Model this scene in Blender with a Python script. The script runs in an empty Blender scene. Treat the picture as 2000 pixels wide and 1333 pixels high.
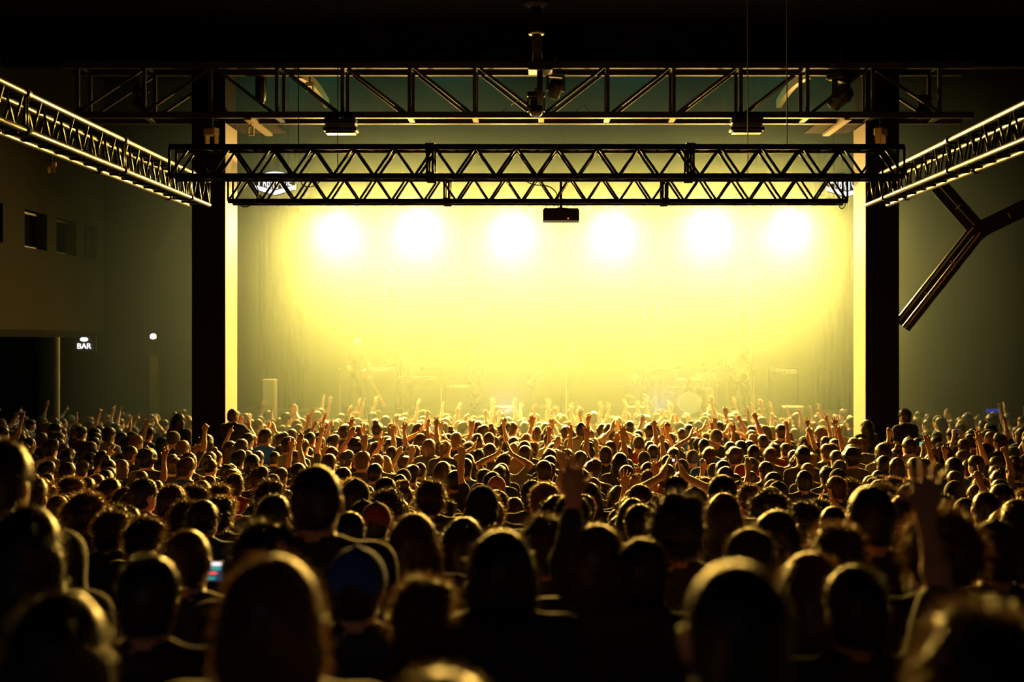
import bpy, math, random
import numpy as np
from mathutils import Vector, Matrix, Quaternion

rng = random.Random(11)
SC = bpy.context.scene
COL = SC.collection

# ------------------------------------------------------------------ camera
F = 50.0 / 36.0 * 2000.0          # focal length in pixels of the 2000 px frame
CX, CY, ZC = 1060.0, 666.5, 3.32  # vanishing point and camera height over the pit floor
cam_data = bpy.data.cameras.new('camera')
cam_data.lens = 50.0
cam_data.sensor_width = 36.0
cam_data.shift_x = -(CX - 1000.0) / 2000.0
cam_data.shift_y = 0.0
cam_data.clip_start = 0.05
cam_data.clip_end = 200.0
cam_data.dof.use_dof = True
cam_data.dof.focus_distance = 17.5
cam_data.dof.aperture_fstop = 1.9
cam = bpy.data.objects.new('camera', cam_data)
cam.location = (0.0, 0.0, ZC)
cam.rotation_euler = (math.pi / 2, 0.0, 0.0)
COL.objects.link(cam)
SC.camera = cam

# ------------------------------------------------------------------ world, exposure, sampling
world = bpy.data.worlds.new('dark_hall_air')
world.use_nodes = True
world.node_tree.nodes['Background'].inputs[0].default_value = (0.30, 0.45, 0.32, 1)
world.node_tree.nodes['Background'].inputs[1].default_value = 0.0006
SC.world = world
SC.view_settings.view_transform = 'Standard'
SC.view_settings.look = 'None'
SC.view_settings.exposure = 0.0
SC.view_settings.gamma = 1.0
SC.view_settings.use_curve_mapping = False
cy = SC.cycles
cy.use_denoising = True
cy.use_adaptive_sampling = True
cy.adaptive_threshold = 0.03
cy.max_bounces = 4
cy.diffuse_bounces = 2
cy.glossy_bounces = 2
cy.transmission_bounces = 3
cy.volume_bounces = 0
cy.transparent_max_bounces = 6
cy.sample_clamp_indirect = 3.0
cy.sample_clamp_direct = 0.0
cy.caustics_reflective = False
cy.caustics_refractive = False


def at(px, py, y):
    """The point at depth y that the photograph shows at pixel (px, py)."""
    return Vector(((px - CX) * y / F, y, ZC + (CY - py) * y / F))


# ------------------------------------------------------------------ stage lighting
def spot(name, loc, target, power, color, size, blend, radius=0.08):
    d = bpy.data.lights.new(name, 'SPOT')
    d.energy = power
    d.color = color
    d.spot_size = math.radians(size)
    d.spot_blend = blend
    d.shadow_soft_size = radius
    o = bpy.data.objects.new(name, d)
    o.location = loc
    o.rotation_euler = (Vector(target) - Vector(loc)).to_track_quat('-Z', 'Y').to_euler()
    COL.objects.link(o)
    return o


HAZE_DENSITY = 0.0145
YELLOW = (1.0, 0.575, 0.085)
PALE = (1.0, 0.60, 0.15)
BLINDERS = [(655, 437), (815, 430), (1000, 437), (1195, 437), (1385, 430), (1545, 430)]
for bx_, by_ in BLINDERS:
    p = at(bx_, by_, 35.0) + Vector((0, -0.30, 0))
    inward = -0.26 * (p.x - 0.4)
    # the shuttered beam over the crowd
    spot('stage_blinder', p, p + Vector((inward, -5.0, -1.75)), 19000, YELLOW, 60, 1.0, 0.12)
    # the steeper beam on the first rows
    spot('front_row_beam', p, p + Vector((inward, -4.0, -4.2)), 7500, YELLOW, 75, 1.0, 0.12)
    # spill of the open lamp face into the haze
    spot('stage_spill', p, p + Vector((0, -4.0, -2.4)), 4600, PALE, 112, 1.0, 0.12)
for px_, py_, tx in [(735, 458, -3.6), (1103, 478, 0.7), (1480, 458, 4.4)]:
    p = at(px_, py_, 37.5)
    spot('lavender_back_light', p, (tx, 34.0, 1.8), 16000, (0.80, 0.70, 1.0), 34, 0.6, 0.06)
# added green fill that tints the haze; unseen, with no fixtures
for gx in (-5.0, -1.8, 1.8, 5.0):
    spot('green_fill', (gx, 30.0, 10.6), (gx, 31.0, 0.0), 460, (0.22, 1.0, 0.50), 130, 1.0, 0.3)
# added dim cold fill behind the camera, lifting the near backs
spot('added_front_fill', (-1.2, -1.8, 3.9), (-1.0, 4.6, 2.2), 15, (0.35, 0.55, 1.0), 62, 1.0, 0.15)


# ------------------------------------------------------------------ materials
MATS = {}


def mat(name, color, rough=0.6, metal=0.0, spec=0.5, emit=None, strength=0.0, noise=0.0, scale=8.0, translucent=0.0, coat=0.0, bump=0.0):
    if name in MATS:
        return MATS[name]
    m = bpy.data.materials.new(name)
    m.use_nodes = True
    nt = m.node_tree
    b = nt.nodes['Principled BSDF']
    c = (color[0], color[1], color[2], 1)
    b.inputs['Base Color'].default_value = c
    b.inputs['Roughness'].default_value = rough
    b.inputs['Metallic'].default_value = metal
    b.inputs['Specular IOR Level'].default_value = spec
    b.inputs['Coat Weight'].default_value = coat
    if emit:
        b.inputs['Emission Color'].default_value = (emit[0], emit[1], emit[2], 1)
        b.inputs['Emission Strength'].default_value = strength
    if noise or bump:
        tc = nt.nodes.new('ShaderNodeTexCoord')
        nz = nt.nodes.new('ShaderNodeTexNoise')
        nz.inputs['Scale'].default_value = scale
        nz.inputs['Detail'].default_value = 4.0
        nt.links.new(tc.outputs['Object'], nz.inputs['Vector'])
        if noise:
            mx = nt.nodes.new('ShaderNodeMix')
            mx.data_type = 'RGBA'
            mx.inputs[6].default_value = tuple(max(0.0, v * (1 - noise)) for v in color) + (1,)
            mx.inputs[7].default_value = tuple(min(1.0, v * (1 + noise)) for v in color) + (1,)
            nt.links.new(nz.outputs[0], mx.inputs[0])
            nt.links.new(mx.outputs[2], b.inputs['Base Color'])
        if bump:
            bp = nt.nodes.new('ShaderNodeBump')
            bp.inputs['Strength'].default_value = bump
            bp.inputs['Distance'].default_value = 0.02
            nt.links.new(nz.outputs[0], bp.inputs['Height'])
            nt.links.new(bp.outputs[0], b.inputs['Normal'])
    if translucent:
        tr = nt.nodes.new('ShaderNodeBsdfTranslucent')
        tr.inputs[0].default_value = tuple(min(1.0, v * 2.2) for v in color) + (1,)
        mx2 = nt.nodes.new('ShaderNodeMixShader')
        mx2.inputs[0].default_value = translucent
        nt.links.new(b.outputs[0], mx2.inputs[1])
        nt.links.new(tr.outputs[0], mx2.inputs[2])
        nt.links.new(mx2.outputs[0], nt.nodes['Material Output'].inputs['Surface'])
    MATS[name] = m
    return m


BLACKSTEEL = mat('black_painted_steel', (0.022, 0.021, 0.018), 0.42, 0.0, 0.5, noise=0.3, scale=6)
ALU = mat('black_gloss_tube', (0.012, 0.012, 0.010), 0.5, 0.0, 0.2)
GLOSSTUBE = mat('glossy_truss_tube', (0.014, 0.013, 0.011), 0.32, 0.0, 0.16)
BRIGHTALU = mat('bare_aluminium_tube', (0.75, 0.74, 0.72), 0.28, 1.0)
STEELROOF = mat('roof_truss_steel', (0.035, 0.033, 0.026), 0.6, 0.0, 0.15, noise=0.2, scale=5)
PLASTER = mat('painted_plaster', (0.020, 0.018, 0.009), 0.9, spec=0.05, noise=0.08, scale=1.5, bump=0.05)
PILLARLIT = mat('pillar_lit_tone', (0.80, 0.70, 0.46), 0.6, noise=0.06, scale=2.5)  # yellowed pale tone puts the stage light into the inner faces
PILLARDARK = mat('pillar_unlit_black', (0.010, 0.010, 0.010), 0.9, spec=0.05, noise=0.2, scale=3)  # black tone holds the shade of the unlit fronts
DARKWALL = mat('black_painted_wall', (0.009, 0.009, 0.008), 0.95, spec=0.03, noise=0.2, scale=2)
BACKWALL = mat('dark_green_grey_wall', (0.014, 0.020, 0.015), 0.95, spec=0.05, noise=0.15, scale=1.2)
CONCRETE = mat('dark_concrete_floor', (0.05, 0.048, 0.042), 0.7, noise=0.25, scale=1.5, bump=0.1)
STAGEBOARD = mat('black_stage_deck', (0.03, 0.03, 0.028), 0.5, noise=0.2, scale=4)
BLACKPLASTIC = mat('black_plastic', (0.012, 0.012, 0.012), 0.45)
DRAPE = mat('black_velvet_drape', (0.010, 0.010, 0.009), 0.95, spec=0.02)
GLASSDARK = mat('dark_window_glass', (0.004, 0.004, 0.004), 0.08, spec=0.6)
WHITEGLOW = mat('white_sign_light', (0.9, 0.9, 0.9), 0.5, emit=(0.97, 0.97, 1.0), strength=1.35)
LAMPGLOW = mat('lamp_lens_light', (1, 0.9, 0.6), 0.3, emit=(1.0, 0.85, 0.42), strength=20.0)
LAVGLOW = mat('lavender_lens_light', (1, 1, 1), 0.3, emit=(0.85, 0.78, 1.0), strength=12.0)
WARMGLOW = mat('warm_wall_lamp_light', (1, 0.8, 0.6), 0.3, emit=(1.0, 0.72, 0.45), strength=6.0)
REDGLOW = mat('red_indicator_light', (1, 0.1, 0.05), 0.3, emit=(1.0, 0.10, 0.03), strength=2.5)
CYANGLOW = mat('cyan_indicator_light', (0.1, 0.8, 0.8), 0.3, emit=(0.05, 0.7, 0.6), strength=0.7)
BLUEGLOW = mat('blue_indicator_light', (0.1, 0.1, 1), 0.3, emit=(0.02, 0.05, 0.9), strength=0.25)


# ------------------------------------------------------------------ mesh helpers
class MB:
    def __init__(self):
        self.v, self.f = [], []

    def add(self, vs, fs):
        n = len(self.v)
        self.v += [tuple(p) for p in vs]
        self.f += [tuple(i + n for i in f) for f in fs]
        return self

    def box(self, c, s, R=None, bev=0.0):
        x, y, z = s[0] / 2, s[1] / 2, s[2] / 2
        if bev > 0:
            b = min(bev, x * .9, y * .9, z * .9)
            pts, fs = [], []
            for sx in (-1, 1):
                for sy in (-1, 1):
                    for sz in (-1, 1):
                        pts += [(sx * x, sy * (y - b), sz * (z - b)), (sx * (x - b), sy * y, sz * (z - b)), (sx * (x - b), sy * (y - b), sz * z)]
            def I(sx, sy, sz, k):
                return ((sx > 0) * 4 + (sy > 0) * 2 + (sz > 0)) * 3 + k
            for s_ in (-1, 1):
                fs.append([I(s_, -1, -1, 0), I(s_, 1, -1, 0), I(s_, 1, 1, 0), I(s_, -1, 1, 0)])
                fs.append([I(-1, s_, -1, 1), I(1, s_, -1, 1), I(1, s_, 1, 1), I(-1, s_, 1, 1)])
                fs.append([I(-1, -1, s_, 2), I(1, -1, s_, 2), I(1, 1, s_, 2), I(-1, 1, s_, 2)])
            for a in (-1, 1):
                for c_ in (-1, 1):
                    fs.append([I(a, c_, -1, 0), I(a, c_, 1, 0), I(a, c_, 1, 1), I(a, c_, -1, 1)])
                    fs.append([I(a, -1, c_, 0), I(a, 1, c_, 0), I(a, 1, c_, 2), I(a, -1, c_, 2)])
                    fs.append([I(-1, a, c_, 1), I(1, a, c_, 1), I(1, a, c_, 2), I(-1, a, c_, 2)])
                    for d in (-1, 1):
                        fs.append([I(a, c_, d, 0), I(a, c_, d, 1), I(a, c_, d, 2)])
        else:
            pts = [(sx * x, sy * y, sz * z) for sx in (-1, 1) for sy in (-1, 1) for sz in (-1, 1)]
            fs = [(0, 1, 3, 2), (4, 6, 7, 5), (0, 4, 5, 1), (2, 3, 7, 6), (0, 2, 6, 4), (1, 5, 7, 3)]
        c = Vector(c)
        if R is not None:
            pts = [R @ Vector(p) + c for p in pts]
        else:
            pts = [Vector(p) + c for p in pts]
        return self.add(pts, fs)

    def tube(self, pts, r, n=8, cap=True):
        """A round tube through pts; r a number or a list."""
        pts = [Vector(p) for p in pts]
        rs = r if isinstance(r, (list, tuple)) else [r] * len(pts)
        base = len(self.v)
        t0 = (pts[1] - pts[0]).normalized()
        u = t0.orthogonal().normalized()
        for i, p in enumerate(pts):
            if i == 0:
                t = t0
            elif i == len(pts) - 1:
                t = (pts[i] - pts[i - 1]).normalized()
            else:
                t = ((pts[i + 1] - pts[i]).normalized() + (pts[i] - pts[i - 1]).normalized()).normalized()
            u = (u - t * u.dot(t)).normalized()
            w = t.cross(u)
            for k in range(n):
                a = 2 * math.pi * k / n
                self.v.append(tuple(p + (u * math.cos(a) + w * math.sin(a)) * rs[i]))
        for i in range(len(pts) - 1):
            for k in range(n):
                k2 = (k + 1) % n
                self.f.append((base + i * n + k, base + i * n + k2, base + (i + 1) * n + k2, base + (i + 1) * n + k))
        if cap:
            self.f.append(tuple(base + k for k in reversed(range(n))))
            self.f.append(tuple(base + (len(pts) - 1) * n + k for k in range(n)))
        return self

    def lathe(self, prof, c=(0, 0, 0), R=None, n=20):
        """Profile of (radius, height) turned about Z."""
        base = len(self.v)
        c = Vector(c)
        for (r, h) in prof:
            for k in range(n):
                a = 2 * math.pi * k / n
                p = Vector((r * math.cos(a), r * math.sin(a), h))
                if R is not None:
                    p = R @ p
                self.v.append(tuple(p + c))
        for i in range(len(prof) - 1):
            for k in range(n):
                k2 = (k + 1) % n
                self.f.append((base + i * n + k, base + i * n + k2, base + (i + 1) * n + k2, base + (i + 1) * n + k))
        self.f.append(tuple(base + k for k in reversed(range(n))))
        self.f.append(tuple(base + (len(prof) - 1) * n + k for k in range(n)))
        return self

    def prism(self, outline, d, c=(0, 0, 0), R=None):
        """A 2-D outline in XZ given depth d along Y."""
        n = len(outline)
        pts = [Vector((x, -d / 2, z)) for x, z in outline] + [Vector((x, d / 2, z)) for x, z in outline]
        if R is not None:
            pts = [R @ p for p in pts]
        pts = [p + Vector(c) for p in pts]
        fs = [tuple(range(n)), tuple(reversed(range(n, 2 * n)))]
        fs += [(i, i + n, (i + 1) % n + n, (i + 1) % n) for i in range(n)]
        return self.add(pts, fs)

    def mesh(self, name, smooth=False):
        me = bpy.data.meshes.new(name)
        me.from_pydata(self.v, [], self.f)
        import bmesh
        bm = bmesh.new()
        bm.from_mesh(me)
        bmesh.ops.recalc_face_normals(bm, faces=bm.faces)
        bm.to_mesh(me)
        bm.free()
        if smooth:
            me.polygons.foreach_set('use_smooth', [True] * len(me.polygons))
        me.update()
        return me

    def build(self, name, m, parent=None, smooth=False):
        return link(name, self.mesh(name, smooth), m, parent)


def link(name, me, m, parent=None, loc=None, rot=None, own_mat=False):
    o = bpy.data.objects.new(name, me)
    if m is not None:
        if own_mat:
            if not me.materials:
                me.materials.append(m)
            o.material_slots[0].link = 'OBJECT'
            o.material_slots[0].material = m
        elif not me.materials:
            me.materials.append(m)
    COL.objects.link(o)
    if parent is not None:
        o.parent = parent
    if loc is not None:
        o.location = loc
    if rot is not None:
        o.rotation_mode = 'QUATERNION'
        o.rotation_quaternion = rot
    return o


def tag(o, label=None, cat=None, group=None, kind=None):
    if label:
        o['label'] = label
    if cat:
        o['category'] = cat
    if group:
        o['group'] = group
    if kind:
        o['kind'] = kind
    return o


def empty(name, loc, label, cat, group=None, rz=0.0):
    o = bpy.data.objects.new(name, None)
    o.location = loc
    o.rotation_euler = (0, 0, rz)
    COL.objects.link(o)
    return tag(o, label, cat, group)


BARS = {}


def bar(name, a, b, r, m, parent, n=8, square=False):
    """A straight tube or square bar from a to b (local to the parent) that shares its mesh with bars of the same size."""
    a, b = Vector(a), Vector(b)
    L = (b - a).length
    key = (round(L, 3), r, n, square, m.name)
    if key not in BARS:
        mb = MB()
        if square:
            mb.box((0, 0, L / 2), (r[0], r[1], L) if isinstance(r, tuple) else (r, r, L))
        else:
            mb.tube([(0, 0, 0), (0, 0, L)], r, n)
        BARS[key] = mb.mesh(name, smooth=False)
        if not square:
            me = BARS[key]
            me.polygons.foreach_set('use_smooth', [len(p.vertices) == 4 for p in me.polygons])
    return link(name, BARS[key], m, parent, a, (b - a).to_track_quat('Z', 'Y'))


def Rz(a):
    return Matrix.Rotation(a, 3, 'Z')


def Rx(a):
    return Matrix.Rotation(a, 3, 'X')


def Ry(a):
    return Matrix.Rotation(a, 3, 'Y')


# ------------------------------------------------------------------ the hall
def floor_z(y):
    return 0.1 * (15.0 - y) if y < 15.0 else 0.0


def structure(name, mb, m, label, cat):
    return tag(mb.build(name, m), label, cat, kind='structure')


mb = MB()
xs = (-16.5, 16.5)
ys = [-3.0, 15.0, 42.5]
for x in xs:
    for y in ys:
        mb.v.append((x, y, floor_z(y)))
for x in xs:
    for y in ys:
        mb.v.append((x, y, -0.4))
mb.f += [(0, 1, 4, 3), (1, 2, 5, 4), (6, 9, 10, 7), (7, 10, 11, 8), (0, 3, 9, 6), (2, 8, 11, 5), (0, 6, 7, 1), (1, 7, 8, 2), (3, 4, 10, 9), (4, 5, 11, 10)]
structure('floor', mb, CONCRETE, 'dark concrete hall floor sloping down to the pit', 'floor')
structure('ceiling', MB().box((0, 11.4, 9.5), (33, 29.8, 0.5)), DARKWALL, 'black ceiling over the audience hall', 'ceiling')
structure('ceiling_stage', MB().box((0, 34.0, 11.05), (33, 15.4, 0.5)), DARKWALL, 'high black ceiling over the stage house', 'ceiling')
structure('wall_bulkhead', MB().box((0, 26.44, 9.6), (33, 0.3, 2.4)), DARKWALL, 'black bulkhead above the roof truss', 'wall')
structure('wall_back', MB().box((0, 41.4, 5.4), (33, 0.4, 11.0)), BACKWALL, 'dark wall behind the stage', 'wall')
structure('wall_right', MB().box((13.2, 19.5, 5.0), (0.4, 45.0, 11.6)), DARKWALL, 'black side wall beyond the diagonal brace', 'wall')
structure('wall_rear', MB().box((0, -3.1, 5.4), (33, 0.3, 8.2)), DARKWALL, 'black wall behind the audience', 'wall')
structure('wall_bar', MB().box((-16.2, 19.5, 5.0), (0.4, 45.0, 11.6)), DARKWALL, 'black wall deep inside the bar area', 'wall')

# upper left wall with dark window openings
WX = -10.0
wy = [(20.3, 22.1), (22.9, 24.4), (25.05, 26.35), (27.45, 28.7), (29.25, 30.5), (31.0, 31.9)]
wz0, wz1 = ZC + 1.82, ZC + 2.55
mb = MB()
edges = [2.0] + [v for w in wy for v in w] + [32.4]
for i in range(0, len(edges) - 1):
    a, b = edges[i], edges[i + 1]
    if i % 2 == 0:
        mb.box((WX - 0.15, (a + b) / 2, (3.54 + 9.24) / 2), (0.3, b - a, 9.24 - 3.54))
    else:
        mb.box((WX - 0.15, (a + b) / 2, (3.54 + wz0) / 2), (0.3, b - a, wz0 - 3.54))
        mb.box((WX - 0.15, (a + b) / 2, (wz1 + 9.24) / 2), (0.3, b - a, 9.24 - wz1))
structure('wall_left', mb, PLASTER, 'dull plaster gallery wall with a row of dark square windows', 'wall')
for i, (a, b) in enumerate(wy):
    w = tag(MB().box((WX - 0.24, (a + b) / 2, (wz0 + wz1) / 2), (0.03, b - a, wz1 - wz0)).build('window_%d' % (i + 1), GLASSDARK), 'small dark square window in the gallery wall, number %s from the stage' % ['six', 'five', 'four', 'three', 'two', 'one'][i], 'window', kind='structure')
    fr = MB()
    t = 0.05
    for yy in (a + t / 2, b - t / 2):
        fr.box((WX - 0.2, yy, (wz0 + wz1) / 2), (0.08, t, wz1 - wz0))
    for zz in (wz0 + t / 2, wz1 - t / 2):
        fr.box((WX - 0.2, (a + b) / 2, zz), (0.08, b - a - 2 * t, t))
    fr.build('window_frame', BLACKSTEEL, w)
structure('trim_1', MB().box((WX - 3.1, 17.0, 3.47), (6.2, 30.6, 0.14)), DARKWALL, 'dark underside slab of the gallery over the bar', 'trim')
p = at(111, 700, 29.2)
structure('post', MB().tube([(p.x, 29.2, 0), (p.x, 29.2, 3.40)], 0.06, 14), mat('grey_post_paint', (0.25, 0.25, 0.22), 0.6), 'thin grey steel post holding up the gallery edge by the bar', 'post')

# pillars of the stage opening, on low plinths
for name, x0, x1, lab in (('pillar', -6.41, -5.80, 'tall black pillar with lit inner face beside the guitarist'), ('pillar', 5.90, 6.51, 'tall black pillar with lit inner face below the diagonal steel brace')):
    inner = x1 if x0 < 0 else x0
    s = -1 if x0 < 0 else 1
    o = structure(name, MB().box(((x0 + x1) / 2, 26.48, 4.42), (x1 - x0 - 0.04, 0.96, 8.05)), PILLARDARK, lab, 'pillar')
    MB().box((inner + s * 0.012, 26.5, 3.66), (0.024, 0.99, 7.30)).build('lit_inner_face', PILLARLIT, o)
    MB().box(((x0 + x1) / 2, 25.99, 4.42), (x1 - x0, 0.02, 8.05)).build('unlit_front_face', PILLARDARK, o)
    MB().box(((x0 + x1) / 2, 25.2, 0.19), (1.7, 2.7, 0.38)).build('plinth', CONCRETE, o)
    MB().box((inner - s * 0.42, 26.9, 7.36), (0.85, 1.2, 0.05)).build('soffit_plate', PILLARDARK, o)

# stage
sx0, sx1, sy0, sy1, sz = -8.2, 8.6, 32.7, 40.2, 1.48
stage = empty('stage', ((sx0 + sx1) / 2, sy0, 0), 'black raised stage platform behind the crowd', 'stage')
stage['kind'] = 'structure'
n = 8
for i in range(n):
    w = (sx1 - sx0) / n
    for j in range(4):
        d = (sy1 - sy0) / 4
        link('deck_panel', BARS.setdefault('deck', MB().box((0, 0, 0), (w - 0.012, d - 0.012, 0.06), bev=0.008).mesh('deck_panel')), STAGEBOARD, stage, (sx0 + w * (i + 0.5) - stage.location.x, d * (j + 0.5), sz - 0.03))
    link('skirt_panel', BARS.setdefault('skirt', MB().box((0, 0, 0), (w - 0.02, 0.03, sz - 0.08)).mesh('skirt_panel')), DRAPE, stage, (sx0 + w * (i + 0.5) - stage.location.x, 0.03, (sz - 0.08) / 2))

# drapes at the wings
def drape(px0, px1, y, z1, lab):
    a, b = at(px0, 0, y).x, at(px1, 0, y).x
    mb = MB()
    N = 60
    for i in range(N + 1):
        x = a + (b - a) * i / N
        o_ = 0.028 * math.sin(i * 0.95) + 0.012 * math.sin(i * 0.41 + 1)
        for (dy, z) in ((-0.01, sz), (-0.01, z1), (0.012, z1), (0.012, sz)):
            mb.v.append((x, y + o_ + dy, z))
    for i in range(N):
        for k in range(4):
            mb.f.append((i * 4 + k, i * 4 + (k + 1) % 4, i * 4 + 4 + (k + 1) % 4, i * 4 + 4 + k))
    mb.f += [(0, 1, 2, 3), tuple(N * 4 + k for k in (3, 2, 1, 0))]
    return tag(mb.build('stage_drape', DRAPE, smooth=True), lab, 'drape', 'black drapes at the stage wings')


drape(505, 604, 38.2, 8.4, 'black pleated drape hanging at the wing behind the guitarist')
drape(1592, 1680, 38.2, 8.4, 'black pleated drape hanging at the wing beyond the bass player')

# haze that fills the stage house and drifts over the pit
hz = bpy.data.materials.new('stage_haze')
hz.use_nodes = True
nt = hz.node_tree
nt.nodes.remove(nt.nodes['Principled BSDF'])
vs = nt.nodes.new('ShaderNodeVolumeScatter')
vs.inputs['Color'].default_value = (0.67, 0.95, 1.0, 1)
vs.inputs['Density'].default_value = HAZE_DENSITY
vs.inputs['Anisotropy'].default_value = 0.60
nt.links.new(vs.outputs[0], nt.nodes['Material Output'].inputs['Volume'])
haze = MB().box((0.15, 33.98, 5.3), (19.4, 14.4, 10.6)).build('haze', hz)
tag(haze, 'yellow-green stage haze lit by the lamps and added green fill', 'haze', kind='stuff')


# ------------------------------------------------------------------ trusses
def box_truss(a, b, h, w, pitch, label, r=0.024, rd=0.013, seg=2.75, group=None, m=ALU, vert_faces=True):
    """A square lattice truss whose top front chord runs from a to b; depth w is taken square to it, away from a's left side."""
    a, b = Vector(a), Vector(b)
    ax = (b - a)
    L = ax.length
    ax.normalize()
    side = Vector((0, 0, 1)).cross(ax)
    root = empty('lighting_truss', a, label, 'truss', group)
    O = Vector((0, 0, 0))
    up = Vector((0, 0, -h))
    ch = {}
    for i, off in enumerate((O, up, side * w, side * w + up)):
        bar('chord', off, off + ax * L, r, m, root, 12)
    n = max(2, int(round(L / pitch)))
    st = L / n
    for face, (top, bot) in enumerate(((O, up), (side * w, side * w + up), (O, side * w), (up, up + side * w))):
        if face >= 2 and not vert_faces:
            continue
        ph = 0.0
        for i in range(n):
            t0, t1 = i * st, (i + 1) * st
            tm = (t0 + t1) / 2
            bar('diagonal', bot + ax * t0, top + ax * tm, rd, m, root, 6)
            bar('diagonal', top + ax * tm, bot + ax * t1, rd, m, root, 6)
    k = 0.0
    ks = [0.0]
    while ks[-1] + seg < L - 0.3:
        ks.append(ks[-1] + seg)
    ks.append(L)
    for t in ks:
        for dt in ((0.03, -0.03) if 0 < t < L else (0.0,)):
            for p_, q_ in ((O, up), (side * w, side * w + up)):
                bar('upright', p_ + ax * (t + dt), q_ + ax * (t + dt), rd, m, root, 6)
        for off in (O, up, side * w, side * w + up):
            if 0 < t < L:
                bar('coupler', off + ax * (t - 0.05), off + ax * (t + 0.05), r * 1.5, m, root, 10)
    return root


YF, YR = 15.0, 17.9
zt = at(0, 287, YF).z
zb = at(0, 344, YF).z
H = zt - zb
xl = at(275, 0, YF).x
xr = at(1822, 0, YF).x
box_truss((xl + 0.3, YF, zt), (xr - 0.3, YF, zt), H, 0.28, 0.42, 'long dark lattice truss spanning nearest above the crowd', r=0.030, rd=0.0145)
zt2 = at(0, 346, YR).z
H2 = zt2 - at(0, 393, YR).z
box_truss((xl + 0.28, YR, zt2), (xr - 0.28, YR, zt2), H2, 0.28, 0.42, 'lower lattice truss carrying the projector behind the nearest one', r=0.030, rd=0.0145)
# the two long trusses running towards the camera
box_truss((xl - 0.03, 3.5, zt), (xl - 0.03, YR + 0.3, zt), H, 0.27, 0.42, 'lattice truss running along the hall under the gallery windows side', r=0.026, rd=0.012, m=GLOSSTUBE)
box_truss((xr + 0.30, 3.5, zt), (xr + 0.30, YR + 0.3, zt), H, 0.27, 0.42, 'lattice truss running along the hall above the diagonal brace', r=0.026, rd=0.012, m=GLOSSTUBE)

# big roof truss over the stage opening
Y0, Y1 = 25.55, 26.25
top = at(0, 128, Y0).z
bot = at(0, 225, Y0).z
root = empty('roof_truss', (0, Y0, bot), 'deep steel roof truss crossing over the stage opening', 'truss')
X0, X1 = at(120, 0, Y0).x, at(1900, 0, Y0).x
hh = top - bot
for dy in (0, Y1 - Y0):
    bar('top_chord', (X0, dy, hh), (X1, dy, hh), (0.11, 0.11), STEELROOF, root, square=True)
    bar('bottom_chord', (X0, dy, 0), (X1, dy, 0), (0.11, 0.11), STEELROOF, root, square=True)
up_px = [152, 282, 411, 541, 669, 800, 927, 1057, 1187, 1316, 1447, 1577, 1705, 1835]
ux = [at(u, 0, Y0).x for u in up_px]
for i, x in enumerate(ux):
    for dy in (0, Y1 - Y0):
        bar('upright', (x, dy, 0.055), (x, dy, hh - 0.055), (0.065, 0.065), STEELROOF, root, square=True)
    bar('cross_tie', (x, 0.055, -0.02), (x, Y1 - Y0 - 0.055, -0.02), (0.10, 0.05), STEELROOF, root, square=True)
    bar('cross_tie', (x, 0.055, hh), (x, Y1 - Y0 - 0.055, hh), (0.06, 0.05), STEELROOF, root, square=True)
    if i < len(ux) - 1:
        for dy in (0, Y1 - Y0):
            if i < 2:
                bar('diagonal', (x, dy, 0.05), (ux[i + 1], dy, hh - 0.05), (0.05, 0.05), STEELROOF, root, square=True)
            elif i < 7:
                bar('diagonal', (x + 0.1, dy, hh - 0.05), (ux[i + 1] - 0.08, dy, 0.05), (0.05, 0.05), STEELROOF, root, square=True)
            elif i < 12:
                bar('diagonal', (x + 0.08, dy, 0.05), (ux[i + 1] - 0.1, dy, hh - 0.05), (0.05, 0.05), STEELROOF, root, square=True)
            else:
                bar('diagonal', (x, dy, hh - 0.05), (ux[i + 1], dy, 0.05), (0.05, 0.05), STEELROOF, root, square=True)


def suspend(px_list, y, z0, z1, lab):
    """Thin steel ropes that carry a truss from the ceiling."""
    for x in px_list:
        side_ = '' if len(px_list) == 1 else (', gallery side' if x < 0.3 else ', brace side')
        o = MB().tube([(x, y, z0 + 0.028), (x, y, z1)], 0.006, 6).build('suspension_rope', BLACKSTEEL)
        tag(o, lab + side_, 'rope', 'ropes that carry the trusses')


suspend((-2.6, 2.6), YF + 0.14, zt - 0.032, 9.24, 'thin black rope holding the nearest lattice truss')
suspend((-2.6, 2.6), YR + 0.14, zt2 - 0.032, 9.24, 'thin black rope holding the projector truss')
suspend((xl - 0.16, ), 9.0, zt - 0.032, 9.24, 'thin black rope holding the gallery-side truss')
suspend((xr + 0.16, ), 9.0, zt - 0.032, 9.24, 'thin black rope holding the brace-side truss')


# ------------------------------------------------------------------ organic surfaces: smooth unions of tapered limbs, one closed skin each
def V3(*a):
    return np.array(a, dtype=np.float64)


def cap(a, b, ra, rb, k=0.02, op='+'):
    return ('cap', np.array(a, float), np.array(b, float), ra, rb, k, op)


def ell(c, r, k=0.02, op='+', R=None):
    return ('ell', np.array(c, float), np.array(r, float), R, None, k, op)


def prim_d(p, P):
    if p[0] == 'cap':
        a, b, ra, rb = p[1:5]
        ab = b - a
        t = np.clip(((P - a) @ ab) / max(ab @ ab, 1e-9), 0, 1)
        return np.linalg.norm(P - a - t[..., None] * ab, axis=-1) - (ra + t * (rb - ra))
    c, r, R = p[1:4]
    q = P - c
    if R is not None:
        q = q @ R
    k0 = np.linalg.norm(q / r, axis=-1)
    k1 = np.linalg.norm(q / (r * r), axis=-1)
    return k0 * (k0 - 1.0) / np.maximum(k1, 1e-9)


def prim_box(p, pad):
    if p[0] == 'cap':
        a, b, ra, rb = p[1:5]
        m = max(ra, rb) + pad
        return np.minimum(a, b) - m, np.maximum(a, b) + m
    m = (np.max(p[2]) if p[3] is not None else p[2]) + pad
    return p[1] - m, p[1] + m


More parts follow.
